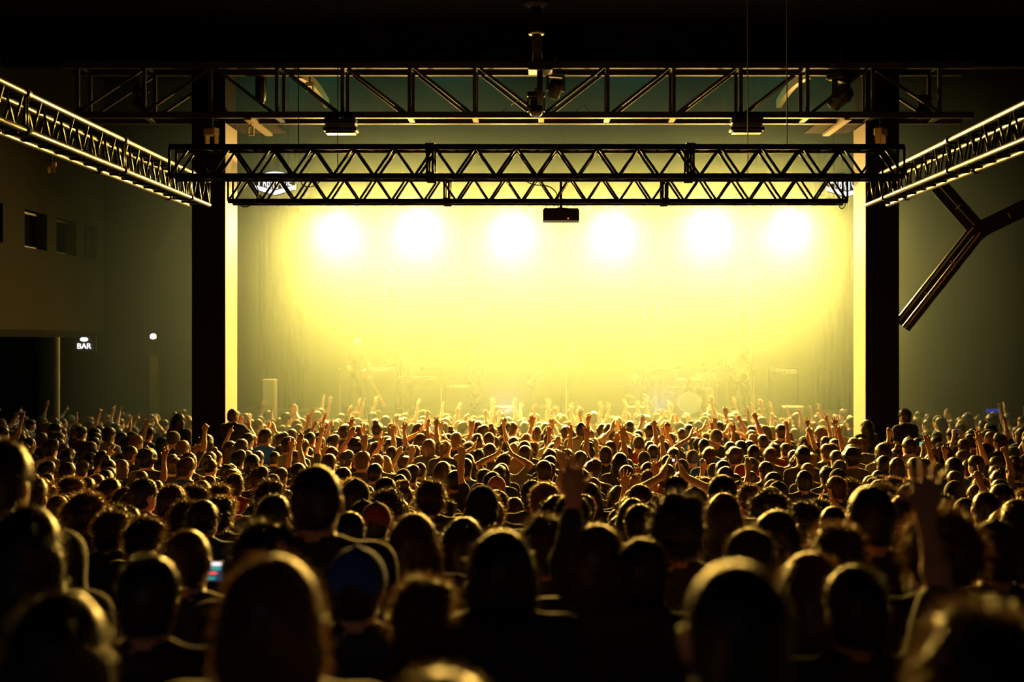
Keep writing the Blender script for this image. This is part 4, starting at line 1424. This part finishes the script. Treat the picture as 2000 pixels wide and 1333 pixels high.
# lit flanges, side beams and clamp lamps near the pillars
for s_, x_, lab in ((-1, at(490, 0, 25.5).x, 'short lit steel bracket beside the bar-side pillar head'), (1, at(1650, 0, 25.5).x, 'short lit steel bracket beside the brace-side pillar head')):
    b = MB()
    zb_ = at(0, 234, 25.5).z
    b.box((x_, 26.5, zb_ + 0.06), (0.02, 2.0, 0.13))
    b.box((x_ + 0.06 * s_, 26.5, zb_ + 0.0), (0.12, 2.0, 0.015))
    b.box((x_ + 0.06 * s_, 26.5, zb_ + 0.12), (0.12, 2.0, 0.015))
    tag(b.build('steel_bracket', mat('yellow_lit_steel', (0.72, 0.60, 0.32), 0.5, 0.0)), lab, 'bracket', 'brackets at the pillar heads')  # steel coloured yellow to carry the stage light on these parts
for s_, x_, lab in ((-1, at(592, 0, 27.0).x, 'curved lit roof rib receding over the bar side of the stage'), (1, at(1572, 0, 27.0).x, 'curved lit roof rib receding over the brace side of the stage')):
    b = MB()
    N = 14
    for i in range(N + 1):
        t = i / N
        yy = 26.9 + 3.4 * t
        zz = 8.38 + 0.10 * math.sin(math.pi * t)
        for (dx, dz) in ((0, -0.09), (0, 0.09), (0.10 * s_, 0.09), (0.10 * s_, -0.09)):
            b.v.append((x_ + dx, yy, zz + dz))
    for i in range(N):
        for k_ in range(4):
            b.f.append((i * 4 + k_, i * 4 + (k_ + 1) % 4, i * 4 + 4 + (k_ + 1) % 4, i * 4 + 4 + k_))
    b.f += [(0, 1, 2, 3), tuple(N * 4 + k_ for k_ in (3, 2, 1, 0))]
    o = tag(b.build('roof_rib', mat('yellow_lit_steel', (0.72, 0.60, 0.32), 0.5, 0.0)), lab, 'beam', 'lit ribs over the stage')
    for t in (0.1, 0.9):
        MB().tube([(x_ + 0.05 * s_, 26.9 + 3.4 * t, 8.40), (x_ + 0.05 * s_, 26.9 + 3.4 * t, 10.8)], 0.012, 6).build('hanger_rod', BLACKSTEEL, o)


def clamp_lamp(px, py, y, label, rz, m=None, s=1.0):
    p = at(px, py, y)
    root = empty('clamp_lamp', p, label, 'lamp', 'clamp lamps at the pillars', rz)
    root.scale = (s, s, s)
    MB().box((0, 0, 0.0), (0.26, 0.16, 0.14), bev=0.02).build('housing', m or mat('yellow_lit_steel', (0.72, 0.60, 0.32), 0.5), root)
    for sx in (-1, 1):
        MB().prism([(-0.02, 0), (0.02, 0), (0.025, -0.15), (0.0, -0.16)], 0.1, (0.105 * sx, 0, -0.06)).build('jaw', mat('yellow_lit_steel', (0.72, 0.60, 0.32), 0.5), root)
    MB().tube([(0, 0, 0.07), (0, 0, 0.40)], 0.03, 8).build('stem', BLACKSTEEL, root)
    return root


clamp_lamp(413, 258, 25.6, 'pale clamp lamp in front of the bar-side pillar head', -0.5)
clamp_lamp(1720, 258, 25.6, 'pale clamp lamp in front of the brace-side pillar head', 0.9)
clamp_lamp(605, 165, 27.3, 'small lamp clipped beside the bar-side roof rib', -0.2, s=0.6)
clamp_lamp(100, 322, 13.4, 'small dim lamp hanging under the gallery-side truss', -0.6, s=0.35)
p = at(490, 256, 25.8)
root = empty('frame_lamp', p, 'small open square lamp frame hanging at the bar-side pillar head', 'lamp')
fm = MB()
for sx in (-1, 1):
    fm.box((0.045 * sx, 0, 0), (0.025, 0.06, 0.15))
fm.box((0, 0, -0.07), (0.11, 0.06, 0.02))
fm.box((0, 0, 0.07), (0.11, 0.06, 0.02))
fm.build('frame', mat('yellow_lit_steel', (0.72, 0.60, 0.32), 0.5), root)
MB().tube([(0, 0, 0.07), (0, 0, 0.28)], 0.008, 6).build('stem', BLACKSTEEL, root)
p = at(508, 170, 26.7)
root = empty('round_loudspeaker', p, 'round black hanging loudspeaker seen edge on inside the roof truss', 'loudspeaker')
MB().lathe([(0.05, -0.09), (0.27, -0.08), (0.31, -0.02), (0.31, 0.05), (0.25, 0.10)], (0, 0, 0), Rz(0.25) @ Ry(math.pi / 2), 28).build('drum', BLACKPLASTIC, root, True)
MB().lathe([(0.30, 0.045), (0.318, 0.05), (0.318, 0.07), (0.29, 0.075)], (0, 0, 0), Rz(0.25) @ Ry(math.pi / 2), 28).build('rim', mat('yellow_lit_steel', (0.72, 0.60, 0.32), 0.5), root, True)  # pale ring paints the lit edge of the drum
MB().tube([(0, 0, 0.30), (0, 0, 1.2)], 0.02, 8).build('hanger', BLACKSTEEL, root)

# Y-shaped steel brace beside the pillar
root = empty('steel_brace', (6.55, 26.3, 0), 'forked diagonal steel brace rising from the pillar into the dark', 'brace')


def channel(a, b, wdt, parent, name):
    a, b = Vector(a), Vector(b)
    ax = (b - a).normalized()
    n_ = Vector((0, 1, 0))
    s2 = n_.cross(ax).normalized()
    L = (b - a).length
    for k_ in (-0.5, 0.5):
        bar('flange', a + s2 * wdt * k_, b + s2 * wdt * k_, (0.05, 0.16), BLACKSTEEL, parent, square=True)
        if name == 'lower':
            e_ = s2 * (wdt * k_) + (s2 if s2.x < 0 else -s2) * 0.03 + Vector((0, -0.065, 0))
            bar('lit_edge_line', a + e_, b + e_, (0.012, 0.03), mat('yellow_lit_steel', (0.72, 0.60, 0.32), 0.5), parent, square=True)  # thin pale bars draw the stage light along the flange edges
    N = max(1, int(L / 0.75))
    for i in range(1, N + 1):
        c_ = a + ax * (L * i / (N + 1))
        bar('tie_plate', c_ - s2 * (wdt * 0.5 - 0.025), c_ + s2 * (wdt * 0.5 - 0.025), (0.10, 0.02), mat('yellow_lit_steel', (0.72, 0.60, 0.32), 0.5), parent, square=True)


def L_(px, py, y=26.4):
    return at(px, py, y) - root.location


channel(L_(1762, 637), L_(1908, 452), 0.17, root, 'lower')
channel(L_(1908, 448), L_(1832, 362), 0.17, root, 'upper')
channel(L_(1915, 448), L_(2080, 368), 0.15, root, 'outer')
MB().prism([(-0.16, -0.05), (-0.05, -0.22), (0.10, -0.16), (0.24, 0.02), (0.08, 0.12), (-0.10, 0.16)], 0.10, L_(1913, 447)).build('gusset', BLACKSTEEL, root)

# blue standby light at the black side wall
p = at(1938, 803, 36.0)
root = empty('standby_light', p, 'faint blue standby light low by the black side wall', 'lamp')
MB().box((0, 0, 0), (0.30, 0.10, 0.10), bev=0.02).build('lens', BLUEGLOW, root)
MB().box((0, 0.10, -0.45), (0.34, 0.14, 1.0), bev=0.02).build('cabinet', BLACKPLASTIC, root)
MB().box((0, 0.10, -0.95 - (p.z - 0.95) / 2), (0.30, 0.12, p.z - 0.95)).build('pedestal', BLACKPLASTIC, root)

# ------------------------------------------------------------------ stage rig
box_truss((at(590, 0, 35).x, 35.0, 6.85), (at(1612, 0, 35).x, 35.0, 6.85), 0.29, 0.29, 0.45, 'truss over the stage carrying the six dazzling lamps', r=0.025, rd=0.012, vert_faces=False, m=BRIGHTALU)
suspend((-3.5, 4.6), 35.14, 6.8, 10.8, 'thin black rope holding the lamp truss over the stage')
ORD = ['first', 'second', 'third', 'fourth', 'fifth', 'sixth']
for i, (px, py) in enumerate(BLINDERS):
    p = at(px, py, 35.0)
    root = empty('blinder_lamp', p, '%s dazzling yellow stage lamp counting from the bar-side pillar' % ORD[i], 'stage light', 'dazzling lamps over the stage')
    R = Rx(math.radians(62))
    MB().lathe([(0.09, 0.26), (0.15, 0.20), (0.17, 0.06), (0.17, -0.10), (0.18, -0.11), (0.165, -0.11), (0.15, -0.02)], (0, 0, 0), R, 20).build('housing', BLACKPLASTIC, root, True)
    MB().lathe([(0.148, -0.03), (0.10, -0.045)], (0, 0, 0), R, 20).build('lens', LAMPGLOW, root, True)
    yk = MB()
    for sx in (-1, 1):
        yk.box((0.20 * sx, 0.02, 0.12), (0.015, 0.04, 0.30))
    yk.box((0, 0.02, 0.27), (0.415, 0.04, 0.015))
    yk.tube([(0, 0.02, 0.27), (0, 0.0, 6.60 - p.z)], 0.02, 8)
    yk.build('yoke', BLACKSTEEL, root)
for px, py, lab in ((735, 458, 'small white back light above the guitarist'), (1103, 478, 'small white back light above the singer'), (1480, 458, 'small white back light above the bass player')):
    p = at(px, py, 37.6)
    root = empty('back_light', p, lab, 'stage light', 'white back lights over the stage')
    R = Rx(math.radians(50))
    MB().lathe([(0.06, 0.20), (0.10, 0.15), (0.11, 0.0), (0.115, -0.02), (0.10, 0.02)], (0, 0, 0), R, 18).build('housing', BLACKPLASTIC, root, True)
    MB().lathe([(0.098, 0.0), (0.06, -0.01)], (0, 0, 0), R, 18).build('lens', LAVGLOW, root, True)
    MB().tube([(0, 0.1, 0.1), (0, 0.1, 10.79 - p.z)], 0.012, 8).build('drop_pole', BLACKSTEEL, root)


def tower(px, py, y, w, lab):
    p = at(px, py, y)
    root = empty('truss_tower', (p.x, y, sz), lab, 'truss', 'lattice towers on the stage')
    H_ = p.z - sz
    q = w / 2
    cs = [(-q, -q), (q, -q), (q, q), (-q, q)]
    for (a, b) in cs:
        bar('chord', (a, b, 0), (a, b, H_), 0.025, BRIGHTALU, root, 8)
    n = int(H_ / 0.42)
    for k_ in range(4):
        (a, b), (c, d) = cs[k_], cs[(k_ + 1) % 4]
        for i in range(n):
            z0, z1 = H_ * i / n, H_ * (i + 1) / n
            bar('diagonal', (a, b, z0) if i % 2 == 0 else (c, d, z0), (c, d, z1) if i % 2 == 0 else (a, b, z1), 0.012, BRIGHTALU, root, 6)
    MB().box((0, 0, 0.02), (w + 0.3, w + 0.3, 0.04), bev=0.01).build('base_plate', BLACKSTEEL, root)
    return root


tower(928, 520, 38.0, 0.38, 'pale lattice tower between the slanted microphone and the singer')
tower(1270, 520, 38.0, 0.32, 'pale lattice tower behind the drum kit')
tower(766, 518, 38.6, 0.36, 'faint lattice tower behind the two musicians')
tower(1452, 518, 38.6, 0.36, 'faint lattice tower behind the bass player')


def light_bar(px0, px1, py, y, lab):
    a, b = at(px0, py, y), at(px1, py, y)
    root = empty('light_bar', a, lab, 'light bar', 'bright bars behind the band')
    L = b.x - a.x
    MB().box((L / 2, 0, 0), (L, 0.10, 0.06), bev=0.01).build('casing', mat('white_enamel', (0.85, 0.83, 0.80), 0.35), root)
    for t in (0.1, 0.9):
        MB().tube([(L * t, 0, 0.03), (L * t, 0, 10.79 - a.z)], 0.008, 6).build('drop_wire', BLACKSTEEL, root)


light_bar(712, 748, 512, 37.8, 'white enamel bar hanging over the guitarist')
light_bar(1372, 1416, 516, 37.8, 'white enamel bar hanging over the drums')
light_bar(1446, 1484, 515, 37.8, 'white enamel bar hanging over the bass player')


# ------------------------------------------------------------------ the band
def rot_prims(prims, ang, pivot, axis='X'):
    R = np.array(Matrix.Rotation(ang, 3, axis))
    pv = np.array(pivot, float)
    out = []
    for p in prims:
        if p[0] == 'cap':
            out.append(('cap', (p[1] - pv) @ R.T + pv, (p[2] - pv) @ R.T + pv) + tuple(p[3:]))
        else:
            R0 = p[3] if p[3] is not None else np.eye(3)
            out.append(('ell', (p[1] - pv) @ R.T + pv, p[2], R @ R0) + tuple(p[4:]))
    return out


def shift_prims(prims, d):
    d = np.array(d, float)
    return [(p[0], p[1] + d, p[2] + d) + tuple(p[3:]) if p[0] == 'cap' else (p[0], p[1] + d) + tuple(p[2:]) for p in prims]


def musician(px, top, y, rz, pose, hair, hc, shirt, label, legs='stand', bend=0.0, drop=0.0, gearc=None, z0=None, scale=None, sleeve=0.55):
    p = at(px, top, y)
    base = sz if z0 is None else z0
    arms, hands, joints = figure_prims(pose)
    upper = torso_prims() + arms + head_prims() + hands
    sh = shirt_prims(joints, sleeve)
    hp = HAIR_SPEC[hair][0] if hair not in GEAR else [ell((0, -0.004, 1.668), (0.094, 0.114, 0.112), 0.02), ell((0, 0.13, 1.675), (0.075, 0.085, 0.012), 0.01)] + FACE[:1]
    piv = (0, 0, 0.97)
    if bend:
        upper, sh, hp = [rot_prims(q, -bend, piv) for q in (upper, sh, hp)]
    upper, sh, hp = [shift_prims(q, (0, 0, -drop)) for q in (upper, sh, hp)]
    hz_ = 0.92 - drop
    if legs == 'stand':
        lg, tg = leg_prims(0.0, 0.05), leg_prims(0.012, 0.05)
    else:
        def seat(g):
            out = []
            for s in (-1, 1):
                out += [cap((0.09 * s, 0, hz_), (0.17 * s, 0.42, hz_ + 0.04), 0.085 + g, 0.06 + g, 0.03), cap((0.17 * s, 0.42, hz_ + 0.04), (0.17 * s, 0.40, 0.09), 0.056 + g, 0.04 + g, 0.03),
                        cap((0.17 * s, 0.38, 0.05), (0.19 * s, 0.55, 0.036), 0.044 + g, 0.036 + g, 0.03)]
            return out
        lg, tg = seat(0.0), seat(0.012)
    D, lo = sdf_grid(upper + lg, 0.012)
    body = np_mesh('body', *surface(D, lo, 0.012))
    D, lo = sdf_grid(sh, 0.016)
    shm = np_mesh('shirt', *surface(D, lo, 0.016))
    D, lo = sdf_grid([ell((0, 0, hz_ + 0.02), (0.172, 0.126, 0.12), 0.05)] + tg, 0.018)
    trm = np_mesh('trousers', *surface(D, lo, 0.018))
    D, lo = sdf_grid(hp, 0.011)
    hm = np_mesh('hair', *surface(D, lo, 0.011))
    if scale is None:
        scale = max(0.85, min(1.12, (p.z - base) / (1.785 - drop)))
    o = link('person', body, SKIN[0])
    o.location = (p.x, y, base)
    o.rotation_euler = (0, 0, rz)
    o.scale = (scale,) * 3
    tag(o, label, 'person', 'band on stage')
    link('shirt', shm, SHIRTC[shirt], o)
    link('trousers', trm, JEANS, o)
    link('cap' if hair in GEAR else 'hair', hm, SHIRTC[gearc or 'white'] if hair in GEAR else HAIRC[hc], o)
    return o


SING = ((0.15, 0.02, -0.235), (-0.19, 0.20, 0.10), (-0.7, 0.3, 0.6), (-0.3, -1, 0), 'grip')
STRUM = ((0.10, -0.06, -0.26), (-0.16, 0.22, -0.05), (-0.8, 0.4, -0.3), (0, -1, 0.2), 'relax')
FRET = ((0.14, 0.04, -0.24), (0.06, 0.20, 0.14), (0.2, 0.4, 0.8), (-0.6, -0.6, 0), 'grip')
FRETLOW = ((0.16, 0.06, -0.23), (0.05, 0.22, -0.10), (0.2, 0.6, -0.4), (0, 0.2, 1), 'grip')
KEYS = ((0.06, 0.10, -0.26), (-0.02, 0.24, 0.02), (0, 1, -0.15), (0, -0.1, -1), 'relax')
DRUMA = ((0.13, 0.06, -0.24), (0.02, 0.22, 0.10), (-0.1, 0.9, 0.3), (0, 0, -1), 'fist')
DRUMB = ((0.12, 0.10, -0.22), (-0.06, 0.24, 0.02), (-0.1, 1, 0.0), (0, 0, -1), 'fist')
musician(1113, 670, 33.8, math.pi, (SING, SING), 'crop', 'black', 'black', 'singer gripping a microphone at the chest in the middle of the stage')
musician(699, 661, 34.0, math.pi - 0.5, (FRETLOW, STRUM), 'cap', 'black', 'black', 'guitarist in a pale cap playing at the bar side of the stage', gearc='white')
musician(798, 668, 35.2, math.pi + 1.1, (KEYS, KEYS), 'short', 'fair', 'grey', 'musician in grey standing side on behind a keyboard')
musician(1040, 722, 34.6, -math.pi / 2, (DOWN, DOWN), 'short', 'brown', 'charcoal', 'musician bent double with a curved back next to the singer', bend=1.0, scale=0.98)
musician(1240, 729, 34.6, math.pi + 0.3, (KEYS, KEYS), 'cap', 'black', 'charcoal', 'crouching musician in a pale cap low beside the drum kit', legs='sit', drop=0.62, gearc='white')
musician(1378, 706, 36.7, math.pi, (DRUMA, DRUMB), 'messy', 'brown', 'white', 'drummer seated behind the drum kit', legs='sit', drop=0.40)
musician(1437, 683, 34.4, math.pi + 0.25, (STRUM, FRET), 'short', 'dark brown', 'black', 'bass player holding the neck of the bass high', scale=0.97)

WOODY = mat('lacquered_guitar_body', (0.45, 0.10, 0.03), 0.25, coat=0.5)
PALEW = mat('maple_neck', (0.55, 0.36, 0.18), 0.4)
CHROME = mat('chrome', (0.85, 0.85, 0.85), 0.12, 1.0)
BRASS = mat('cymbal_bronze', (0.85, 0.65, 0.30), 0.25, 1.0)


def guitar(loc, tilt, label, L=0.62):
    root = empty('electric_guitar', loc, label, 'guitar', 'guitars on stage')
    R = Ry(tilt)
    out = []
    for i in range(40):
        a = 2 * math.pi * i / 40
        r = 0.165 + 0.035 * math.cos(2 * a) - 0.02 * math.cos(3 * a + 0.4)
        out.append((r * math.cos(a) * 1.1, r * math.sin(a) * 0.95))
    MB().prism(out, 0.045, (0, 0, 0), R).build('body', WOODY, root)
    nb = MB()
    nb.box(R @ Vector((0.14 + L / 2, -0.03, 0)), (L, 0.025, 0.055), R)
    nb.build('neck', PALEW, root)
    MB().prism([(0, -0.028), (0.17, -0.045), (0.18, 0.02), (0.02, 0.04)], 0.02, R @ Vector((0.14 + L, -0.025, 0)), R).build('headstock', WOODY, root)
    for k_ in range(4):
        bar('string', R @ Vector((-0.10, -0.046, -0.016 + 0.011 * k_)), R @ Vector((0.14 + L, -0.046, -0.016 + 0.011 * k_)), 0.0015, CHROME, root, 4)
    MB().box(R @ Vector((-0.02, -0.027, 0)), (0.03, 0.012, 0.075), R).build('pickup', BLACKPLASTIC, root)
    MB().box(R @ Vector((-0.10, -0.027, 0)), (0.03, 0.014, 0.08), R).build('bridge', CHROME, root)
    return root


guitar(at(716, 726, 33.6), math.radians(62), 'guitar with its neck pointing down in front of the guitarist')
guitar(at(1434, 728, 34.0), math.radians(180 + 62), 'bass with its neck pointing up beside the drum kit', 0.60)


def mic_stand(px, y, h, boom, label, mic=True):
    x = at(px, 0, y).x
    root = empty('microphone_stand', (x, y, sz), label, 'microphone stand', 'microphone stands on stage')
    MB().tube([(0, 0, 0.02), (0, 0, h)], 0.011, 8).build('pole', CHROME, root)
    MB().lathe([(0.14, 0), (0.14, 0.015), (0.03, 0.03), (0.02, 0.05)]).build('base', BLACKSTEEL, root, True)
    tip = Vector((0, 0, h))
    if boom:
        b0 = Vector((-boom[0] * 0.35, 0, h - boom[1] * 0.35))
        tip = Vector((boom[0], 0, h + boom[1]))
        MB().tube([b0, tip], 0.009, 8).build('boom', CHROME, root)
    if mic:
        dr = (Vector((boom[0], 0, boom[1])) if boom else Vector((0, -0.5, 0.6))).normalized()
        MB().tube([tip, tip + dr * 0.13, tip + dr * 0.14, tip + dr * 0.18, tip + dr * 0.195], [0.014, 0.02, 0.028, 0.028, 0.012], 12).build('microphone', CHROME, root, True)
    return root


mic_stand(1106, 33.45, 1.22, None, 'straight microphone stand in front of the singer')
mic_stand(862, 34.2, 1.28, (0.42, 0.28), 'microphone stand with a long slanted boom between musicians and tower')
mic_stand(664, 34.0, 1.05, None, 'straight stand outside the guitarist')
mic_stand(1472, 34.2, 1.02, None, 'straight stand outside the bass player')

# drum kit
kx, ky = at(1345, 0, 35.6).x, 35.6
kit = empty('drum_kit', (kx, ky, sz), 'drum kit with a large bass drum, toms and bright cymbals', 'drum kit')
SHELL = mat('drum_shell_lacquer', (0.30, 0.28, 0.25), 0.25, coat=0.6)
SKINW = mat('drum_skin', (0.75, 0.72, 0.66), 0.5)


def drum(c, r, d, R, name):
    o = MB().lathe([(r, -d / 2), (r, d / 2)], c, R, 28).build(name, SHELL, kit, False)
    for e in (-1, 1):
        MB().lathe([(r + 0.012, e * d / 2 - 0.015), (r + 0.012, e * d / 2 + 0.015), (r - 0.01, e * d / 2 + 0.016), (r - 0.01, e * d / 2 - 0.014)], c, R, 28).build('hoop', CHROME, o)
    MB().lathe([(r - 0.012, d / 2), (r - 0.012, d / 2 + 0.006)], c, R, 28).build('skin', SKINW, o)
    return o


drum((0, 0, 0.30), 0.29, 0.40, Rx(math.pi / 2), 'bass_drum')
drum((-0.18, 0.05, 0.78), 0.14, 0.20, Rx(0.35), 'tom')
drum((0.18, 0.05, 0.78), 0.15, 0.21, Rx(0.35), 'tom')
drum((0.52, 0.35, 0.45), 0.20, 0.38, Rx(0.0), 'floor_tom')
drum((-0.45, 0.35, 0.60), 0.18, 0.14, Rx(0.1), 'snare')
for (cx_, cy_, cz_, r, tl) in ((-0.62, 0.25, 1.10, 0.22, 0.25), (-0.30, 0.30, 1.16, 0.24, -0.12), (0.45, 0.30, 1.08, 0.26, -0.2), (-0.80, 0.35, 0.88, 0.18, 0.0), (0.72, 0.2, 1.20, 0.2, -0.25)):
    cyo = MB().lathe([(0.012, 0.030), (0.04, 0.024), (0.06, 0.012), (r, 0.0), (r, -0.003), (0.05, 0.006), (0.012, 0.022)], (cx_, cy_, cz_), Ry(tl) @ Rx(0.12), 28).build('cymbal', BRASS, kit, True)
    MB().tube([(cx_, cy_, 0.02), (cx_, cy_, cz_ + 0.05)], 0.011, 8).build('stand', CHROME, cyo)
    for k_ in range(3):
        a = k_ * 2.094 + 0.3
        MB().tube([(cx_, cy_, 0.22), (cx_ + 0.22 * math.cos(a), cy_ + 0.22 * math.sin(a), 0.01)], 0.008, 6).build('foot', CHROME, cyo)
st = empty('drum_stool', (at(1378, 0, 36.7).x, 36.72, sz), 'round black stool under the drummer', 'stool')
MB().lathe([(0.15, 0.36), (0.16, 0.38), (0.16, 0.43), (0.14, 0.445)]).build('seat', BLACKPLASTIC, st, True)
MB().tube([(0, 0, 0.02), (0, 0, 0.37)], 0.02, 8).build('post', CHROME, st)
for k_ in range(3):
    MB().tube([(0, 0, 0.2), (0.2 * math.cos(k_ * 2.094), 0.2 * math.sin(k_ * 2.094), 0.012)], 0.012, 6).build('leg', CHROME, st)
st = empty('low_stool', (at(1240, 0, 34.6).x, 34.62, sz), 'low black box seat under the crouching musician', 'seat')
MB().box((0, 0, 0.13), (0.32, 0.32, 0.08), bev=0.02).build('cushion', BLACKPLASTIC, st)
MB().box((0, 0, 0.045), (0.28, 0.28, 0.09)).build('plinth_box', BLACKSTEEL, st)

# keyboard on a stand
kb = empty('keyboard', (at(815, 0, 34.9).x, 34.75, sz), 'slim keyboard on a crossed stand before the side-on musician', 'keyboard')
MB().box((0, 0, 0.92), (0.95, 0.30, 0.08), bev=0.015).build('case', BLACKPLASTIC, kb)
for i in range(24):
    MB().box((-0.44 + 0.038 * i, 0.06, 0.965), (0.034, 0.15, 0.014)).build('key', mat('white_enamel', (0.85, 0.83, 0.80), 0.35), kb)
for sx in (-1, 1):
    bar('stand_leg', (-0.36 * sx, 0.02 * sx, 0.01), (0.36 * sx, 0.02 * sx, 0.88), 0.016, BLACKSTEEL, kb, 8)

# amplifiers, monitor wedges and the pale box at the wing
def amp(px, y, w, h, label):
    x = at(px, 0, y).x
    r_ = empty('amplifier', (x, y, sz), label, 'amplifier', 'amplifiers on stage')
    MB().box((0, 0, h / 2), (w, 0.34, h), bev=0.02).build('cabinet', BLACKPLASTIC, r_)
    MB().box((0, -0.172, h * 0.45), (w * 0.9, 0.01, h * 0.72)).build('grille', mat('grille_cloth', (0.06, 0.055, 0.05), 0.9), r_)
    MB().box((0, -0.172, h * 0.9), (w * 0.9, 0.012, h * 0.1)).build('control_strip', mat('white_enamel', (0.85, 0.83, 0.80), 0.35), r_)
    for k_ in range(5):
        MB().lathe([(0.014, 0), (0.011, 0.02)], (-w * 0.35 + w * 0.7 * k_ / 4, -0.178, h * 0.9), Rx(math.pi / 2), 10).build('knob', BLACKPLASTIC, r_)


amp(748, 36.6, 0.72, 1.25, 'tall amplifier behind the guitarist')
amp(1530, 36.6, 0.72, 1.18, 'tall amplifier outside the bass player')
amp(895, 36.9, 0.66, 0.75, 'low amplifier at the foot of the lattice tower')
p = at(527, 741, 33.4)
r_ = empty('side_fill_box', (p.x, 33.4, sz), 'pale upright box at the wing inside the bar-side pillar', 'loudspeaker')
MB().box((0, 0, (p.z - sz) / 2), (0.30, 0.30, p.z - sz), bev=0.02).build('cabinet', mat('pale_box_paint', (0.62, 0.52, 0.34), 0.6), r_)
MB().box((0, -0.152, (p.z - sz) * 0.5), (0.22, 0.008, (p.z - sz) * 0.8)).build('front_panel', mat('pale_box_paint', (0.62, 0.52, 0.34), 0.6), r_)
for px in (985, 1245, 1545):
    x = at(px, 0, 33.2).x
    r_ = empty('monitor_wedge', (x, 33.15, sz), {985: 'black floor monitor wedge left of the singer', 1245: 'black floor monitor wedge before the crouching musician', 1545: 'black floor monitor wedge outside the bass player'}[px], 'loudspeaker', 'floor monitors at the stage lip')
    w_ = MB()
    w_.prism([(-0.2, 0), (0.2, 0), (0.2, 0.12), (-0.1, 0.34), (-0.2, 0.30)], 0.5, (0, 0, 0), Rz(math.pi / 2))
    w_.build('cabinet', BLACKPLASTIC, r_)
    MB().box((0, 0.06, 0.235), (0.44, 0.35, 0.012), Rx(-0.63)).build('grille', mat('grille_cloth', (0.06, 0.055, 0.05), 0.9), r_)
for px, lab in ((1288, 'small lavender floor light at the stage lip before the drums'), (992, 'small lavender floor light at the stage lip before the tower')):
    p = at(px, 788, 33.0)
    r_ = empty('floor_light', (p.x, 33.0, sz), lab, 'stage light', 'floor lights at the stage lip')
    MB().lathe([(0.05, 0.10), (0.085, 0.06), (0.09, -0.05), (0.075, -0.04)], (0, 0, 0.17), Rx(math.radians(75)), 16).build('can', BLACKPLASTIC, r_, True)
    MB().lathe([(0.072, -0.03), (0.04, -0.038)], (0, 0, 0.17), Rx(math.radians(75)), 16).build('lens', LAVGLOW, r_, True)
    MB().box((0, 0.02, 0.02), (0.2, 0.16, 0.04), bev=0.01).build('foot', BLACKSTEEL, r_)
    spot('floor_light_beam', (p.x, 32.86, sz + 0.2), (p.x, 31.0, sz + 1.2), 120, (0.75, 0.62, 1.0), 80, 1.0, 0.05)

# phones held in the crowd
bpy.context.view_layer.update()


def phone(holder, local, w, h, label, strength, col, rz=0.0):
    p = holder.matrix_world @ Vector(local)
    r_ = empty('phone', p, label, 'phone', 'lit phones in the crowd', rz)
    MB().box((0, 0.006, 0), (w, 0.008, h), bev=0.002).build('case', BLACKPLASTIC, r_)
    MB().box((0, 0.0, -0.0), (w * 0.92, 0.003, h * 0.92)).build('screen', mat('phone_screen_%d' % len(MATS), (0.02, 0.03, 0.05), 0.2, emit=col, strength=strength), r_)
    return r_


q = HELD[367].matrix_world.inverted() @ at(419, 1117, 5.58)
r_ = phone(HELD[367], q, 0.060, 0.078, 'glowing phone with a bright white top bar held low in the dark', 0.12, (0.10, 0.30, 0.75))
MB().box((0.0, -0.003, 0.030), (0.054, 0.002, 0.012)).build('status_bar', WHITEGLOW, r_)
MB().box((-0.004, -0.003, -0.006), (0.028, 0.002, 0.004)).build('picture_row', REDGLOW, r_)
MB().box((0.0, -0.003, 0.012), (0.048, 0.002, 0.008)).build('text_row', CYANGLOW, r_)
MB().box((-0.01, -0.003, -0.026), (0.028, 0.002, 0.006)).build('text_row', CYANGLOW, r_)
phone(HELD[1840], (0, 0.35, 1.74), 0.16, 0.085, 'small teal glowing phone among the heads below the brace', 0.9, (0.12, 0.75, 0.55))
phone(HELD[1508], (0, 0.35, 1.74), 0.16, 0.085, 'small pale glowing phone held over the heads before the bass player', 1.3, (0.75, 0.9, 0.9))
phone(HELD[1895], (0, 0.35, 1.74), 0.16, 0.085, 'dim phone held up by the black side wall', 0.05, (0.3, 0.5, 0.9))
phone(HELD[1320], (0, 0.14, 1.90), 0.022, 0.022, 'tiny bright phone lamp between raised hands in the pit', 3.0, (1.0, 0.75, 0.5))
